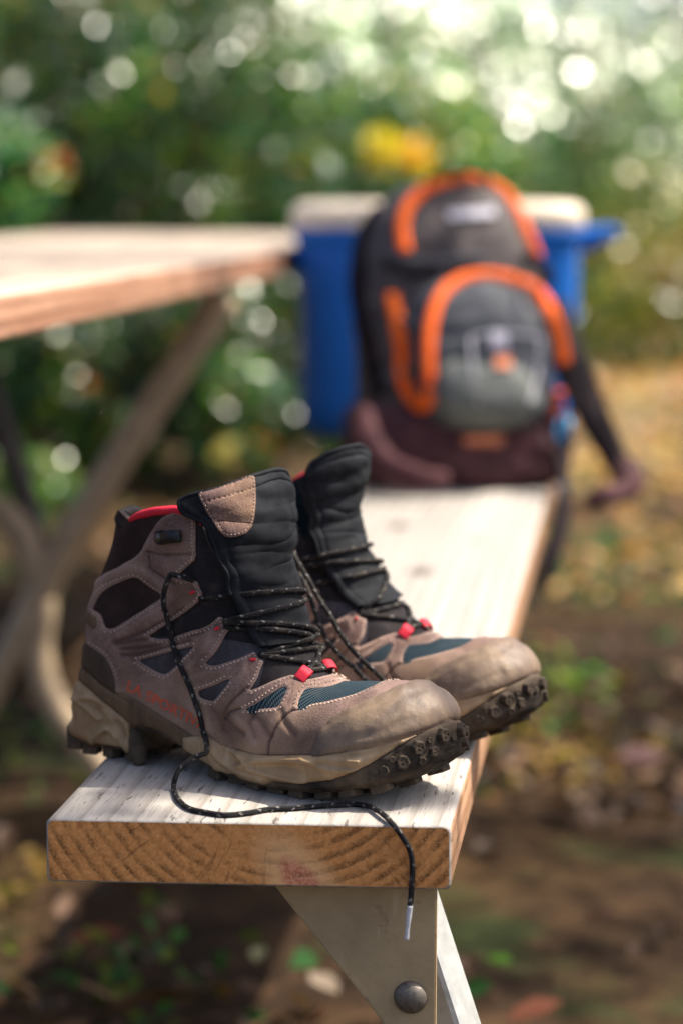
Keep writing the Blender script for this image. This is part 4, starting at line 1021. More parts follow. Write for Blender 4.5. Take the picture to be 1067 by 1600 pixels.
TON2 = dict(ctr=[(.085, .1690), (.0975, .152), (.1165, .1400), (.130, .1335), (.143, .1300), (.155, .1310), (.17, .1350), (.185, .1375), (.20, .1360)],
            half=[(.085, .75), (.12, .8), (.15, .80), (.17, 1.1), (.2, 1.15)], Rr=[.042, .042, .040, .038], twist=[(.09, 0), (.15, 0), (.2, -6)],
            tops=[(-1, .170), (-.85, .180), (-.5, .1895), (-.2, .1945), (0, .1955), (.3, .1950), (.6, .191), (.85, .183), (1, .172)])
P_, T_ = tongue('tongue', boot2, mat=M['navy'], wr=.0006, **TON2)
HIT = [(slump(h[0]), h[1]) for h in HIT[:-1]] + [(P_, T_)]; BV = make_bvh()
SE = [slump(q) for q in (E1, E2, E3, E4)]; SF = [slump(far(q)) for q in (E1, E2, E3, E4)]
for a, b, n in [(SE[0], SF[0], 7), (SE[1] + up_ * .4, SF[0] - up_, 7), (SE[1], SF[1], 7), (SF[2], SE[1] + up_, 7), (SE[2], SF[2], 7), (SF[3], SE[2], 5), (SE[3], SF[2], 5), (SE[3] + np.array([0, 0, .001]), SF[3] + np.array([0, 0, .001]), 3)]:
    crossing('lace', a, b, boot2, n=n)
# its loose strands fall between the two boots
c2, s2 = math.cos(boot2.rotation_euler.z), math.sin(boot2.rotation_euler.z)
def w2c(P): d = np.asarray(P, float) - B2; return np.stack([d[..., 0] * c2 + d[..., 1] * s2, -(-d[..., 0] * s2 + d[..., 1] * c2), d[..., 2]], -1)
for pts in ([(452, 842, 1.63), (462, 872, 1.615), (480, 902, 1.60), (500, 938, 1.59), (516, 962, 1.58), (532, 990, 1.575), (552, 1017, 1.57), (575, 1040, 1.565), (600, 1064, 1.57), (622, 1090, 1.58)],
            [(466, 895, 1.62), (478, 915, 1.605), (487, 940, 1.595), (493, 958, 1.59), (503, 985, 1.58), (517, 1008, 1.575), (535, 1028, 1.57), (552, 1043, 1.57), (575, 1066, 1.575), (600, 1085, 1.58)]):
    obj('lace', tube_me('lace', w2c(np.array([at_depth(*q) for q in pts])), LR, 120, 12), M['lace'], boot2)

# ------------------------------------------------------------------ cooler and backpack farther along the bench
BF = np.array([math.cos(YAW), math.sin(YAW), 0.0])
def cam_pt(a, b, z): return CAMPOS * [1, 1, 0] + RT * a + GR * b + np.array([0, 0, z])
def super_box(name, secs, mat, parent, p=4.0, k=44, cap=True, warp=None):
    """stack of rounded-rectangle sections: (z, cx, cy, hx, hy)"""
    a = np.linspace(0, 2 * math.pi, k, endpoint=False); ca, sa = np.cos(a), np.sin(a); rr = (abs(ca) ** p + abs(sa) ** p) ** (-1 / p)
    V = []
    for z, cx, cy, hx, hy in secs: V.append(np.stack([cx + hx * ca * rr, cy + hy * sa * rr, np.full(k, z)], -1))
    V = np.vstack(V)
    if warp is not None: V = warp(V)
    n = len(secs); i = np.arange(n - 1)[:, None] * k; j = np.arange(k)[None]; F = np.stack([i + j, i + (j + 1) % k, i + k + (j + 1) % k, i + k + j], -1).reshape(-1, 4)
    c0, c1 = V[:k].mean(0), V[-k:].mean(0); m = len(V); V = np.vstack([V, c0, c1]); jj = np.arange(k)
    F2 = [F, np.stack([np.full(k, m), (jj + 1) % k, jj], -1), np.stack([np.full(k, m + 1), (n - 1) * k + jj, (n - 1) * k + (jj + 1) % k], -1)]
    return obj(name, mesh_np(name, V, F2), mat, parent), V, F2
def prof(secs, n):
    S = np.array(secs, float); return [tuple(r) for r in spline(S, n)]
blue = m_plain('blue_plastic', (0.008, 0.15, 0.58), 0.35, nz=25, amp=0.15, bd=0.0004)
lidm = m_plain('off_white_plastic', (0.85, 0.71, 0.55), 0.45, nz=18, amp=0.2)
cb = cam_pt((686 - 533.5) / 3778 * 3.62, 3.62 + .17, ZB)
cooler = thing('cooler', 'blue plastic cooler with off-white lid standing behind the backpack', 'cooler', cb, YAW)
super_box('cooler_body', [(.004, 0, 0, .17, .11), (.0, 0, 0, .182, .125), (.005, 0, 0, .194, .137), (.016, 0, 0, .204, .147), (.035, 0, 0, .2085, .1515), (.06, 0, 0, .2105, .1535), (.29, 0, 0, .2155, .158), (.300, 0, 0, .2165, .159), (.303, 0, 0, .222, .164), (.316, 0, 0, .222, .164), (.318, 0, 0, .218, .160)], blue, cooler, 7)
super_box('lid', [(.316, 0, 0, .205, .15), (.3165, 0, 0, .2205, .1625), (.322, 0, 0, .2235, .1655), (.342, 0, 0, .2225, .1645), (.351, 0, 0, .217, .159), (.3555, 0, 0, .207, .149), (.357, 0, 0, .19, .132)], lidm, cooler, 7)
for s in (1,):
    h = obj('handle', box_me('handle', (.062, .12, .030), .009, 3), blue, cooler, (s * .248, -.02, .305)); h.rotation_euler = (0, s * -.12, 0)
    for v in h.data.vertices:
        if v.co.x * s > 0: v.co.z = v.co.z * .62 + .003
        else: v.co.z = v.co.z * 1.2 - .004
obj('latch', box_me('latch', (.03, .012, .05), .003), lidm, cooler, (0, -.168, .31))

# backpack
pk_dark = m_cloth('grey_ripstop', (0.032, 0.026, 0.027), (0.10, 0.080, 0.080), weave=900, dust=0.15, rough=0.6, wb=0.3)
pk_maroon = m_cloth('maroon_brown_nylon', (0.045, 0.014, 0.018), (0.10, 0.036, 0.040), weave=900, dust=0.2, rough=0.7)
pk_orange = m_cloth('orange_webbing', (0.90, 0.10, 0.006), (1.0, 0.17, 0.012), weave=900, dust=0.0, rough=0.6, sheen=0.0)
pk_grey = m_cloth('light_grey_stretch', (0.10, 0.11, 0.105), (0.17, 0.18, 0.17), weave=900, dust=0.15)
pk_steel = m_cloth('slate_grey_fabric', (0.05, 0.055, 0.065), (0.10, 0.105, 0.12), weave=900, dust=0.15)
pk_black = m_cloth('black_strap', (0.007, 0.005, 0.007), (0.018, 0.012, 0.015), weave=1200, dust=0.1)
pk_lt = m_plain('pale_print', (0.60, 0.58, 0.66), 0.6); pk_red = m_plain('orange_label', (0.72, 0.25, 0.13), 0.6)
DP = 3.00
def pp(u, v, dy=0.0):
    """a measured point of the pack, in the pack's own space"""
    w = at_depth(u, v, DP + dy); return w2p(w)
pb = on_z(722, 765, ZB); pb = pb + GR * .05
def w2p(P): d = np.asarray(P, float) - pb; return np.stack([d @ RT, d @ GR, d[..., 2]], -1)
pack = thing('backpack', 'dark grey and maroon hiking backpack with orange piping sitting on the bench', 'backpack', pb, YAW)
lean = lambda V: V + np.stack([V[:, 2] * -.055, V[:, 2] * .16, V[:, 2] * 0], -1)
def wr(V, a=.004, s=0):
    return V + (fnoise(V, 21 + s, .10) * a * .8 + fnoise(V * [1, 1, 2.2], 31 + s, .05) * a * .7)[:, None] * (V * [1, 1, 0]) / (np.linalg.norm(V[:, :2], axis=1)[:, None] + 1e-6)
body_, Vb, Fb = super_box('main_compartment', prof([(.0, 0, .05, .09, .06), (.004, 0, .05, .118, .085), (.03, 0, .05, .130, .098), (.09, 0, .05, .128, .100), (.17, 0, .05, .125, .098), (.25, .002, .05, .120, .092), (.31, .004, .048, .108, .080), (.352, .006, .046, .088, .062), (.378, .008, .046, .058, .040), (.388, .009, .046, .02, .014)], 70), pk_dark, pack, 3.0, 72, warp=lambda V: wr(lean(V)))
low_, Vl, Fl = super_box('lower_compartment', prof([(.0, 0, .035, .10, .07), (.004, 0, .035, .134, .092), (.03, .0, .03, .145, .103), (.065, 0, .03, .143, .104), (.095, 0, .033, .134, .098), (.108, 0, .04, .11, .085)], 34), pk_maroon, pack, 3.2, 64, warp=lambda V: wr(lean(V), .006, 2))
fp_, Vf, Ff = super_box('front_pocket', prof([(.075, .03, -.03, .03, .03), (.082, .032, -.035, .064, .052), (.11, .034, -.038, .083, .063), (.16, .034, -.038, .087, .062), (.21, .030, -.032, .080, .055), (.245, .024, -.024, .062, .042), (.265, .02, -.018, .034, .022), (.270, .02, -.018, .01, .008)], 50), pk_steel, pack, 2.8, 60, warp=lambda V: wr(lean(V), .003, 4))
mp_, Vp, Fp = super_box('stretch_pocket', prof([(.078, .033, -.055, .03, .03), (.085, .033, -.058, .052, .043), (.11, .034, -.072, .066, .055), (.145, .034, -.070, .063, .053), (.168, .034, -.052, .052, .040), (.176, .034, -.046, .03, .03)], 34), pk_grey, pack, 2.8, 54, warp=lambda V: wr(lean(V), .002, 6))
def tri(F, off):
    out = []
    for f in F:
        f = f + off
        if f.shape[1] == 4: out += [f[:, [0, 1, 2]], f[:, [0, 2, 3]]]
        else: out.append(f)
    return np.vstack(out)
allV = np.vstack([Vb, Vl, Vf, Vp]); o1, o2, o3 = len(Vb), len(Vb) + len(Vl), len(Vb) + len(Vl) + len(Vf)
BP = BVHTree.FromPolygons(allV.tolist(), np.vstack([tri(Fb, 0), tri(Fl, o1), tri(Ff, o2), tri(Fp, o3)]).tolist())
EP = w2p(CAMPOS)
def on_pack(u, v, off=.002):
    d = w2p(pb + sight(u, v)); d /= np.linalg.norm(d); h = BP.ray_cast(Vector(EP), Vector(d))
    return (None, None) if h[0] is None else (np.array(h[0]) + np.array(h[1]) * off * (1 if np.array(h[1]) @ d < 0 else -1), np.array(h[1]))
def pack_cord(name, pts, w, mat, flat=.4, off=.003):
    P = [];
    for q in pts:
        p, n = on_pack(q[0], q[1], off)
        if p is None: p = pp(q[0], q[1], .02)
        P.append(p)
    P = spline(np.array(P), 60); k = np.ones(5) / 5
    Q = np.stack([np.convolve(np.pad(P[:, c], 2, 'edge'), k, 'valid') for c in range(3)], -1)
    return obj(name, tube_me(name, Q, w / 2, 70, 10, flat=flat, up=(0, -1, .1)), mat, pack)
pack_cord('piping', [(634, 398), (628, 360), (636, 328), (655, 306), (690, 290), (730, 284), (762, 290), (788, 308), (808, 340), (824, 378), (836, 408)], .0165, pk_orange)
pack_cord('piping', [(676, 612), (670, 560), (672, 510), (686, 468), (710, 443), (750, 431), (795, 436), (835, 455), (862, 490), (876, 535), (880, 575)], .0155, pk_orange)
pack_cord('side_piping', [(612, 458), (620, 500), (628, 545), (630, 590), (643, 622), (664, 634), (678, 612)], .017, pk_orange)
pack_cord('side_piping', [(872, 612), (868, 640), (864, 652)], .016, pk_orange)
pack_cord('pocket_seam', [(735, 528), (738, 580), (748, 630)], .003, pk_lt, .5); pack_cord('pocket_seam', [(842, 528), (838, 580), (825, 630)], .003, pk_lt, .5)
pack_cord('pocket_seam', [(735, 528), (765, 522), (800, 522), (842, 528)], .003, pk_lt, .5)
def plate(name, u0, u1, v0, v1, mat, off=.0035, rot=0.0, nu=7, nv=5):
    V = []; uc, vc = (u0 + u1) / 2, (v0 + v1) / 2
    for i in range(nu):
        for j in range(nv):
            a, b = u0 + (u1 - u0) * i / (nu - 1) - uc, v0 + (v1 - v0) * j / (nv - 1) - vc
            p, n = on_pack(uc + a * math.cos(rot) - b * math.sin(rot), vc + a * math.sin(rot) + b * math.cos(rot), off); V.append(p if p is not None else pp(uc + a, vc + b))
    V = np.array(V); nn = len(V); V = np.vstack([V, V + [0, .0035, 0]]); i = np.arange(nu - 1)[:, None] * nv; j = np.arange(nv - 1)[None]
    F = np.stack([i + j, i + j + 1, i + nv + j + 1, i + nv + j], -1).reshape(-1, 4)
    b = [k * nv for k in range(nu)] + [(nu - 1) * nv + k for k in range(1, nv)] + [k * nv + nv - 1 for k in range(nu - 2, -1, -1)] + [k for k in range(nv - 2, 0, -1)]
    S = [[b[k], b[(k + 1) % len(b)], b[(k + 1) % len(b)] + nn, b[k] + nn] for k in range(len(b))]
    return obj(name, mesh_np(name, V, [F, F[:, ::-1] + nn, np.array(S)], False), mat, pack)
plate('name_print', 700, 772, 328, 342, pk_lt, rot=-.06)
plate('emblem', 766, 792, 520, 548, pk_lt, .005); plate('emblem', 773, 797, 558, 580, pk_red, .005)
plate('label_patch', 724, 786, 680, 698, pk_red, .004)
# lid fold, side pocket, compression straps and buckles
pack_cord('compression_strap', [(598, 410), (640, 425), (690, 428)], .014, pk_black, .3); pack_cord('compression_strap', [(820, 400), (846, 420), (858, 445)], .016, pk_black, .3)
pack_cord('compression_strap', [(596, 505), (625, 500), (668, 520)], .010, pk_steel, .3); pack_cord('compression_strap', [(600, 590), (630, 585), (665, 560)], .010, pk_steel, .3)
pack_cord('lid_seam', [(606, 400), (660, 412), (740, 405), (838, 414)], .010, pk_steel, .35)
obj('grab_loop', tube_me('grab_loop', np.array([pp(668, 288, .10), pp(676, 272, .10), pp(712, 266, .10), pp(752, 272, .10), pp(764, 290, .10)]), .006, 30, 8, flat=.5), pk_black, pack)
obj('shoulder_strap', tube_me('shoulder_strap', np.array([pp(592, 322, .12), pp(568, 370, .12), pp(560, 430, .10), pp(566, 490, .09), pp(580, 560, .07), pp(592, 620, .06)]), [.010, .017, .019, .018, .014, .012], 40, 10, flat=.4, up=(-.7, -.7, 0)), pk_black, pack)
obj('shoulder_strap', tube_me('shoulder_strap', np.array([pp(868, 470, .10), pp(888, 560, .06), pp(912, 618, .04), pp(935, 668, .03), pp(958, 712, .03), pp(974, 750, .03)]), [.016, .024, .026, .024, .020, .015], 40, 10, flat=.4, up=(.3, -.9, .2)), pk_black, pack)
obj('hip_belt', tube_me('hip_belt', np.array([pp(966, 722, .03), pp(985, 752, .02), pp(972, 768, .01), pp(945, 774, .0), pp(918, 788, .0)]), [.018, .020, .014, .013, .012], 36, 10, flat=.45, up=(.1, -.9, .3)), pk_maroon, pack)
obj('hip_belt', tube_me('hip_belt', np.array([pp(566, 640, .02), pp(572, 690, -.03), pp(600, 730, -.06), pp(650, 748, -.09), pp(700, 750, -.10)]), [.012, .020, .022, .018, .010], 36, 10, flat=.5, up=(-.3, -.9, .1)), pk_maroon, pack)
obj('webbing_strap', tube_me('webbing_strap', np.array([pp(868, 700, -.01), pp(880, 735, -.05), pp(882, 780, -.10), pp(872, 830, -.13), pp(858, 880, -.15), pp(848, 920, -.16)]), [.006, .007, .008, .011, .012, .006], 40, 10, flat=.35, up=(.2, -1, 0)), pk_black, pack)
obj('webbing_strap', tube_me('webbing_strap', np.array([pp(884, 575, .03), pp(892, 625, .02), pp(886, 680, .0), pp(884, 740, -.04), pp(880, 790, -.08)]), .0035, 40, 8, flat=.4, up=(.2, -1, 0)), pk_black, pack)
obj('buckle', tube_me('buckle', np.array([pp(872, 655, -.02), pp(884, 652, -.02), pp(888, 670, -.03), pp(880, 690, -.03), pp(870, 680, -.03), pp(872, 655, -.02)]), .004, 30, 8), m_plain('blue_metal', (.03, .16, .32), .3, .6), pack)
obj('buckle', box_me('buckle', (.016, .006, .02), .002), m_plain('bright_metal', (.5, .5, .5), .25, .9), pack, pp(878, 768, -.09))

# ------------------------------------------------------------------ woodland floor and undergrowth
GREENS = np.array([[.018, .060, .028], [.028, .095, .030], [.070, .15, .022], [.13, .21, .025], [.04, .12, .075]])
WARM = np.array([[.30, .18, .02], [.36, .10, .015], [.22, .15, .03], [.12, .12, .02]])
BROWN = np.array([[.060, .027, .012], [.10, .045, .018], [.15, .075, .030], [.04, .020, .010], [.17, .10, .045]])
lm = m_leaf('broad_leaf', rough=.23, spec=.6); lmd = m_leaf('dry_leaf', trans=.15, rough=.6); lmg = m_leaf('ground_leaf', rough=.6, spec=.2); lmp = m_leaf('glossy_pale_leaf', trans=.45, rough=.24, spec=1.0)
def leaves(centers, sizes, normals, cols, seed, aspect=.55, flat=None):
    """six-point leaves folded along the midrib"""
    g = np.random.default_rng(seed); n = len(centers)
    N = normals / (np.linalg.norm(normals, axis=1)[:, None] + 1e-9); a = g.normal(size=(n, 3)); A = a - N * (a * N).sum(1)[:, None]; A /= np.linalg.norm(A, axis=1)[:, None] + 1e-9
    B = np.cross(N, A); L = sizes[:, None] / 2; W = L * aspect
    fold = g.uniform(.1, .5, (n, 1)) * W; curl = g.uniform(-.3, .3, (n, 1)) * L
    if flat is not None: fold[flat] *= .06; curl[flat] *= .06
    P = np.stack([centers - A * L + N * curl, centers - A * L * .25 + B * W + N * fold, centers + A * L * .45 + B * W * .8 + N * fold, centers + A * L + N * curl, centers + A * L * .45 - B * W * .8 + N * fold, centers - A * L * .25 - B * W + N * fold], 1).reshape(-1, 3)
    k = np.arange(n)[:, None] * 6; F = np.vstack([k + np.array([[0, 3, 2, 1]]), k + np.array([[0, 5, 4, 3]])])
    return P, F, np.repeat(cols, 6, 0)
def pick(pal, n, g, jit=.3):
    c = pal[g.integers(0, len(pal), n)]; return c * g.uniform(1 - jit, 1 + jit, (n, 1))
def shrub(name, label, cat, x, y, rad, h, n, pal, seed, size=.055, group='shrubs behind the picnic table', z0=.05, warm=0.0, trunk=True, lift=0.0, glint=60):
    g = np.random.default_rng(seed); o = thing(name, label, cat, (x, y, 0), 0, group)
    m = 16 + int(h * 8); C = np.stack([g.normal(0, .42, m) * rad, g.normal(0, .42, m) * rad, z0 + lift + (h - z0 - lift) * g.beta(1.3, 1.15, m)], -1); s = g.uniform(.14, .34, m) * min(rad, h)
    w = s ** 2; idx = g.choice(m, n, p=w / w.sum()); d = g.normal(size=(n, 3)); d /= np.linalg.norm(d, axis=1)[:, None]
    P = C[idx] + d * (s[idx] * g.uniform(.55, 1.05, n) ** .5)[:, None]; P[:, 2] = np.maximum(P[:, 2], .02)
    N = d * .45 + g.normal(0, .5, (n, 3)) + [.12, -.25, .5]; col = np.minimum(pick(pal, n, g) * np.exp(g.normal(0, .6 if pal is PALE else .38, (m, 1)))[idx], .75)
    if warm: k = g.random(n) < warm; col[k] = pick(WARM, k.sum(), g)
    ng = glint; hv = np.array([.35, -.60, .72]); sc_ = d @ hv + .5 * (P[:, 2] / h) + .35 * (P @ np.array([.3, -.95, 0])) / rad + g.normal(0, .25, n); gi = np.argsort(-sc_)[:ng]                 # waxy leaves turned to mirror the sun at the camera, adding bright glints
    w = CAMPOS - (P[gi] + [x, y, 0]); w /= np.linalg.norm(w, axis=1)[:, None]; N[gi] = w + np.array([sdir.x, sdir.y, sdir.z]); N[gi] /= np.linalg.norm(N[gi], axis=1)[:, None]; N[gi] += g.normal(0, .12, (ng, 3))
    V, F, c = leaves(P, g.uniform(.6, 1.3, n) * size * np.where(np.isin(np.arange(n), gi), 1.25, 1.0), N, col, seed + 1, flat=gi); obj('foliage', mesh_np('foliage', V, F, False, colr=c), lmp if pal is PALE else lm, o)
    if trunk:
        for k in range(4):
            t = C[g.integers(0, m)]; obj('stem', tube_me('stem', [(g.normal(0, .05), g.normal(0, .05), 0), (t[0] * .4, t[1] * .4, t[2] * .5), tuple(t)], [.02, .014, .005], 8, 6), M['bark'], o)
    return o
def X(u, d): return (RT * ((u - 533.5) / 3778 * d) + GR * d)     # place by bearing and distance on the plan
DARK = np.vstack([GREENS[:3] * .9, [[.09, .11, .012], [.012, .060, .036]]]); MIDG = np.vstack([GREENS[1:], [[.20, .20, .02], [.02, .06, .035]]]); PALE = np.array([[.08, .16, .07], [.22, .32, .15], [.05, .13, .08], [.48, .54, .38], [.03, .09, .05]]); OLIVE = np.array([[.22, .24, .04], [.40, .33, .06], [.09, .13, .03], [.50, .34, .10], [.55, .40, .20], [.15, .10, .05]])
k = 0
spec = [ # bearing px, distance, radius, height, leaves, palette, leaf size, warm, label
 (-40, 8.2, .75, 1.55, 5200, DARK, .06, .03, 'dark green bush at the left edge behind the tabletop'),
 (90, 9.4, .8, 1.7, 5600, DARK, .06, .05, 'dark bush with a few orange leaves, left behind the tabletop'),
 (215, 8.0, .7, 1.25, 4200, DARK, .055, .02, 'low dark bush seen under the tabletop beside the steel leg'),
 (330, 9.2, .8, 1.4, 5600, MIDG, .06, .01, 'green bush above the middle of the tabletop edge'),
 (440, 8.4, .65, 1.15, 4200, DARK, .055, .03, 'low dark green bush just left of the cooler'),
 (545, 10.2, .8, 1.25, 5400, MIDG, .06, .04, 'green bush above the cooler lid left of the backpack top'),
 (665, 11.2, .8, 1.05, 5000, MIDG, .06, .06, 'bush with yellow leaves right above the backpack'),
 (800, 12.0, .9, 1.05, 5200, MIDG, .06, .02, 'bush in the gap right of the backpack top'),
 (930, 12.8, .9, .80, 1700, OLIVE, .06, .12, 'olive yellow bush right of the cooler'),
 (1060, 11.8, .8, .75, 1700, OLIVE, .06, .10, 'olive yellow bush at the right edge'),
 (1000, 14.5, 1.0, 1.5, 5200, PALE, .07, .02, 'pale sunlit bush in the upper right'),
 (20, 6.3, .42, .62, 2600, DARK, .045, .05, 'low dark bush at the left edge behind the curved table leg'),
 (150, 6.8, .42, .66, 2600, DARK, .045, .06, 'low dark bush behind the straight table leg'),
 (280, 6.5, .40, .58, 2600, DARK, .045, .04, 'low dark bush between the table leg and the nearer boot tongue'),
 (400, 7.0, .40, .60, 2600, DARK, .045, .04, 'low dark bush just left of the cooler bottom'),
]
for u, d, r_, h_, n_, pal, ls, wm, lab in spec:
    p = X(u, d); shrub('shrub', lab, 'bush', p[0], p[1], r_, h_, n_, pal, 100 + k, ls, warm=wm, glint=9 if d < 7.5 else 30); k += 1
# taller trees further in, their lower crowns filling the top of the view
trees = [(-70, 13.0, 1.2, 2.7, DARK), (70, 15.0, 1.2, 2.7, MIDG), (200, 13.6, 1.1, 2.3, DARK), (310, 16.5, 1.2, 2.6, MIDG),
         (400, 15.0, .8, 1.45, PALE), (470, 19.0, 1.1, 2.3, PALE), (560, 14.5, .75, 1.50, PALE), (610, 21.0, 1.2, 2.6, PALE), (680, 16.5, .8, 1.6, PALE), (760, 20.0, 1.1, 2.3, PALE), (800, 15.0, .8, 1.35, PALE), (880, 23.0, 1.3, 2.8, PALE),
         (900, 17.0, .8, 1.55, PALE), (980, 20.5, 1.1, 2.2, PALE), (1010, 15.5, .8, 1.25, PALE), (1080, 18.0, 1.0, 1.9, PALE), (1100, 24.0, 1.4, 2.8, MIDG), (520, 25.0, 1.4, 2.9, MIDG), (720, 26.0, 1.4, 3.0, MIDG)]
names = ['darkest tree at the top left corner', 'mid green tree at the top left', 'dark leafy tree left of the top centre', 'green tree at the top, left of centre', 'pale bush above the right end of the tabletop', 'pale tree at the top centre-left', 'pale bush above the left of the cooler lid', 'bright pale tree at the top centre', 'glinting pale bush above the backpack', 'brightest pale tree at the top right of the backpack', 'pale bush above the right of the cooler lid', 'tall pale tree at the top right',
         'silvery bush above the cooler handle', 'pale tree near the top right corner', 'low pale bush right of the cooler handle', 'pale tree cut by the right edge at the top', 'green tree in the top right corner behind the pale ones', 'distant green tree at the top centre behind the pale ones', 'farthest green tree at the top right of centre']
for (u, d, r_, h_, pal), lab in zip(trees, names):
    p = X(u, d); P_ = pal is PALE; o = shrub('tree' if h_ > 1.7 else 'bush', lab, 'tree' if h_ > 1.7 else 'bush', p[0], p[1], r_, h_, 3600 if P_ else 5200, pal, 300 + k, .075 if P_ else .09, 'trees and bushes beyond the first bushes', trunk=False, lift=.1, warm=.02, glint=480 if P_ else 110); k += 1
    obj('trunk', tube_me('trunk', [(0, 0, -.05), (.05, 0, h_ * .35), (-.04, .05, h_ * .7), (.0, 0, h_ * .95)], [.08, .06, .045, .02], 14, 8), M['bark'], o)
# leaning bare trunk, upper left
a, b = at_depth(-45, 330, 8.6), at_depth(180, -60, 9.2); a0 = a + (a - b) * 1.0; a0[2] = max(a0[2], 0)
o = thing('leaning_tree', 'thin reddish brown trunk leaning to the right in the upper left', 'tree', (a0[0], a0[1], 0), 0)
obj('trunk', tube_me('trunk', [np.array([0, 0, -.05]), a - [a0[0], a0[1], 0], (a + b) / 2 - [a0[0], a0[1], 0] + [0, 0, .03], b - [a0[0], a0[1], 0], b + (b - a) * .7 - [a0[0], a0[1], 0]], [.08, .055, .048, .042, .04], 30, 8), m_plain('reddish_bark', (.20, .095, .05), .85, nz=12, amp=.5, bd=.01), o)
# clusters of yellow and orange autumn leaves that stand out in the green
for u, v, d, rr, col, nn, lab in [(592, 236, 7.6, .050, (.62, .50, .02), 80, 'bright yellow leaf cluster above the backpack, the left one'), (640, 243, 7.7, .045, (.64, .38, .02), 70, 'golden yellow leaf cluster above the backpack, the right one'), (86, 258, 7.6, .035, (.50, .16, .015), 30, 'orange leaf cluster in the dark bush above the tabletop'),
                          (150, 602, 6.4, .05, (.40, .12, .015), 35, 'rusty orange leaf cluster seen under the tabletop'), (345, 710, 6.0, .03, (.42, .36, .12), 10, 'pale yellow leaf cluster above the nearer boot')]:
    p = at_depth(u, v, d); o = thing('leaf_cluster', lab, 'leaves', (p[0], p[1], 0), 0, 'autumn leaf clusters'); g = np.random.default_rng(int(u)); q = g.normal(0, rr * .55, (nn, 3)) + [0, 0, p[2]]
    V, F, c = leaves(q, g.uniform(.04, .06, nn), g.normal(0, .5, (nn, 3)) + [.3, -.3, .7], np.tile(col, (nn, 1)) * g.uniform(.8, 1.2, (nn, 1)), int(u)); obj('foliage', mesh_np('foliage', V, F, False, colr=c), lm, o)
    obj('stem', tube_me('stem', [(.08, .1, 0), (.03, .05, p[2] * .6), (0, 0, p[2])], [.008, .006, .002], 8, 6), M['bark'], o)
# leaf litter and weeds
def scatter(name, n, xr, yr, size, pal, seed, label, z=(.0, .02), dens=None, tilt=.35, mat=lmd, aspect=.6):
    g = np.random.default_rng(seed); P = np.stack([g.uniform(*xr, n), yr[0] + (yr[1] - yr[0]) * g.random(n) ** .8, g.uniform(*z, n) + .012], -1)
    if dens is not None: P = P[dens(P) > g.random(n)]; n = len(P)
    N = g.normal(0, tilt, (n, 3)) + [0, 0, 1]; V, F, c = leaves(P, g.uniform(.55, 1.4, n) * size, N, pick(pal, n, g, .4), seed, aspect)
    o = obj(name, mesh_np(name, V, F, False, colr=c), mat); tag(o, label, 'ground cover', kind='stuff'); return o
patch = lambda s, t: (lambda P: (np.sin(P[:, 0] * s + 1.3 * np.sin(P[:, 1] * s * .7)) + np.sin(P[:, 1] * s * 1.3 + P[:, 0] * 2) > t) * .9 + .08)
scatter('leaf_litter', 26000, (-3.5, 2.2), (2.0, 7.5), .038, BROWN, 5, 'brown fallen leaves covering the ground', dens=patch(3.1, .0))
DRY = np.array([[.44, .26, .07], [.52, .34, .12], [.30, .14, .05], [.55, .42, .26], [.46, .16, .05]])
scatter('dry_leaf_litter', 9000, (-2.5, 3.2), (4.2, 12.0), .065, DRY, 6, 'pale dry leaves on the sunlit ground right of the bench', dens=lambda P: np.clip((P[:, 0] + .9) * 1.2, 0, 1) * np.clip((P[:, 1] - 3.5) * .4, 0.0, 1) * (.25 + .75 * (np.sin(P[:, 1] * 4 + np.sin(P[:, 0] * 3)) > -.1)))
scatter('ground_ivy', 9000, (-3.5, 2.5), (2.0, 9.0), .035, np.array([[.03, .09, .025], [.05, .12, .03], [.025, .07, .04]]), 8, 'small green weeds in patches on the forest floor', z=(.01, .07), dens=patch(2.2, .9), tilt=.6, mat=lmg)
for u, v, s, col, lab in [(152, 1466, .06, (.16, .025, .012), 'red-brown fallen leaf on the ground below the left of the bench end'), (405, 1492, .03, (.30, .30, .15), 'pale yellow-green leaf on the ground left of the steel gusset'), (835, 1578, .06, (.13, .035, .015), 'rust brown leaf at the bottom edge right of the strut'),
                          (1000, 1182, .085, (.09, .035, .035), 'dark maroon leaf on the ground at the right'), (505, 1540, .045, (.26, .20, .15), 'whitish curled leaf on the ground below the gusset edge'), (265, 1430, .045, (.16, .09, .055), 'tan leaf on the ground under the bench end'), (940, 1432, .05, (.10, .045, .022), 'brown leaf on the dark ground at the right')]:
    p = on_z(u, v, .03); g = np.random.default_rng(u)
    V, F, c = leaves(np.zeros((1, 3)), np.array([s]), np.array([[.1 * g.normal(), -.25, 1.0]]), np.array([col]), u, .6)
    o = obj('fallen_leaf', mesh_np('fallen_leaf', V, F, False, colr=c), lmd, None, p); tag(o, lab, 'leaf', 'single fallen leaves on the ground')

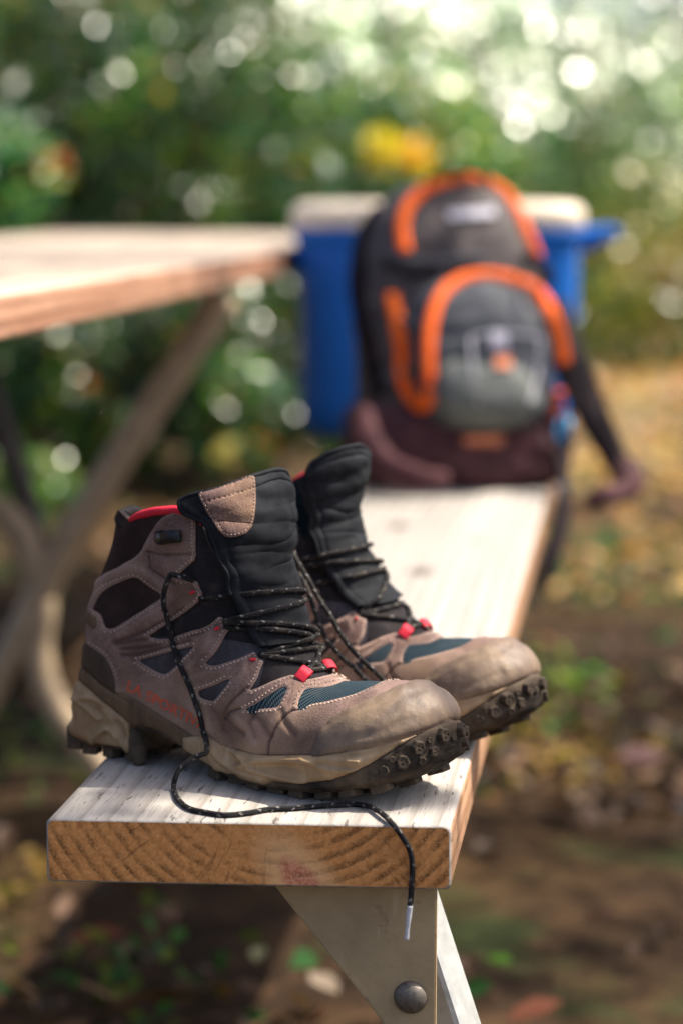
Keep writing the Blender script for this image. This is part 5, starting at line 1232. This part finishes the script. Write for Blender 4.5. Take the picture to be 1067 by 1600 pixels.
# unseen tree to the right: leaf clusters set along sun rays to throw dappled shade
SD = np.array([sdir.x, sdir.y, sdir.z])
o = thing('unseen_shade_tree', 'tree just outside the right edge whose leafy bough shades the ground', 'tree', (3.4, 4.6, 0)); g = np.random.default_rng(77); base = np.array([3.4, 4.6, 0])
Cs = []
for tx, ty, tz, rr, dd, nn in [(-.325, 1.385, ZB, .045, 2.9, 26), (-.30, 1.44, ZB, .04, 3.0, 22), (-.115, 1.43, ZB, .035, 3.1, 16)]: Cs.append((np.array([tx, ty, tz]) + SD * dd, rr, nn))
for tx, ty in ((-.75, 2.6), (-.95, 3.2), (-.62, 3.9), (-.85, 4.6), (-1.1, 2.3)): Cs.append((np.array([tx, ty, .735]) + SD * g.uniform(3.2, 4.0), .13, 60))
for q in range(34):
    if q % 3: tx, ty = g.uniform(-.15, 1.4), g.uniform(2.4, 4.0)
    else: tx, ty = g.uniform(-2.0, -.85), g.uniform(2.2, 3.7)
    Cs.append((np.array([tx, ty, 0]) + SD * g.uniform(3.4, 4.6), g.uniform(.14, .24), 130))
Pc, Sz = [], []
for c, rr, nn in Cs: Pc.append(c + g.normal(0, rr * .6, (nn, 3))); Sz.append(np.full(nn, .05 if nn > 50 else .035))
Pc = np.vstack(Pc); V, F, c = leaves(Pc - base, np.concatenate(Sz) * g.uniform(.7, 1.3, len(Pc)), g.normal(0, .5, (len(Pc), 3)) + [0, 0, .6], pick(MIDG, len(Pc), g), 78)
obj('foliage', mesh_np('foliage', V, F, False, colr=c), lm, o)
obj('trunk', tube_me('trunk', [(0, 0, -.05), (.03, .02, 1.6), (-.1, -.05, 3.0), (-.3, -.2, 4.6)], [.16, .13, .11, .05], 16, 10), M['bark'], o)
for q in range(0, len(Cs), 3):
    e = Cs[q][0] - base; st = np.array([-.1, -.05, 2.9]); obj('branch', tube_me('branch', [st, st * .45 + e * .55 + [0, 0, .18], e], [.03, .015, .004], 14, 6), M['bark'], o)

def clump(u, v, n, spread, pal, size, seed, label, hz=.06):
    p = on_z(u, v, .0); g = np.random.default_rng(seed); P = np.stack([g.normal(0, spread, n), g.normal(0, spread * 1.3, n), g.uniform(.01, hz, n)], -1)
    V, F, c = leaves(P, g.uniform(.6, 1.3, n) * size, g.normal(0, .5, (n, 3)) + [.1, -.2, 1], pick(pal, n, g), seed); o = obj('ground_plant', mesh_np('ground_plant', V, F, False, colr=c), lmg, None, p); tag(o, label, 'plant', 'low plants on the forest floor', kind='stuff'); return o
YG = np.array([[.10, .30, .05], [.05, .20, .05], [.25, .35, .04]]); YL = np.array([[.55, .36, .10], [.45, .25, .08], [.42, .34, .08]])
clump(850, 1105, 90, .08, YG * .7, .032, 501, 'bright green weed patch just right of the farther boot toe'); clump(860, 1190, 70, .09, YL * .6, .032, 502, 'yellow green leaf patch below the bright weeds, right of the bench edge', .03)
clump(215, 1560, 60, .07, YG * .35, .025, 503, 'dark green weeds at the bottom left of the gusset'); clump(12, 1420, 40, .06, YL * .4, .025, 504, 'yellowish weeds at the left edge below the bench height', .05); clump(1020, 900, 80, .16, YL * .7, .045, 505, 'golden leaf patch on the ground near the right edge', .03)
clump(930, 745, 220, .3, YL, .05, 506, 'golden leaves on the ground under the hanging strap', .03); clump(20, 1180, 70, .10, YG * .3, .03, 507, 'dark weeds at the left edge beside the heel of the nearer boot')
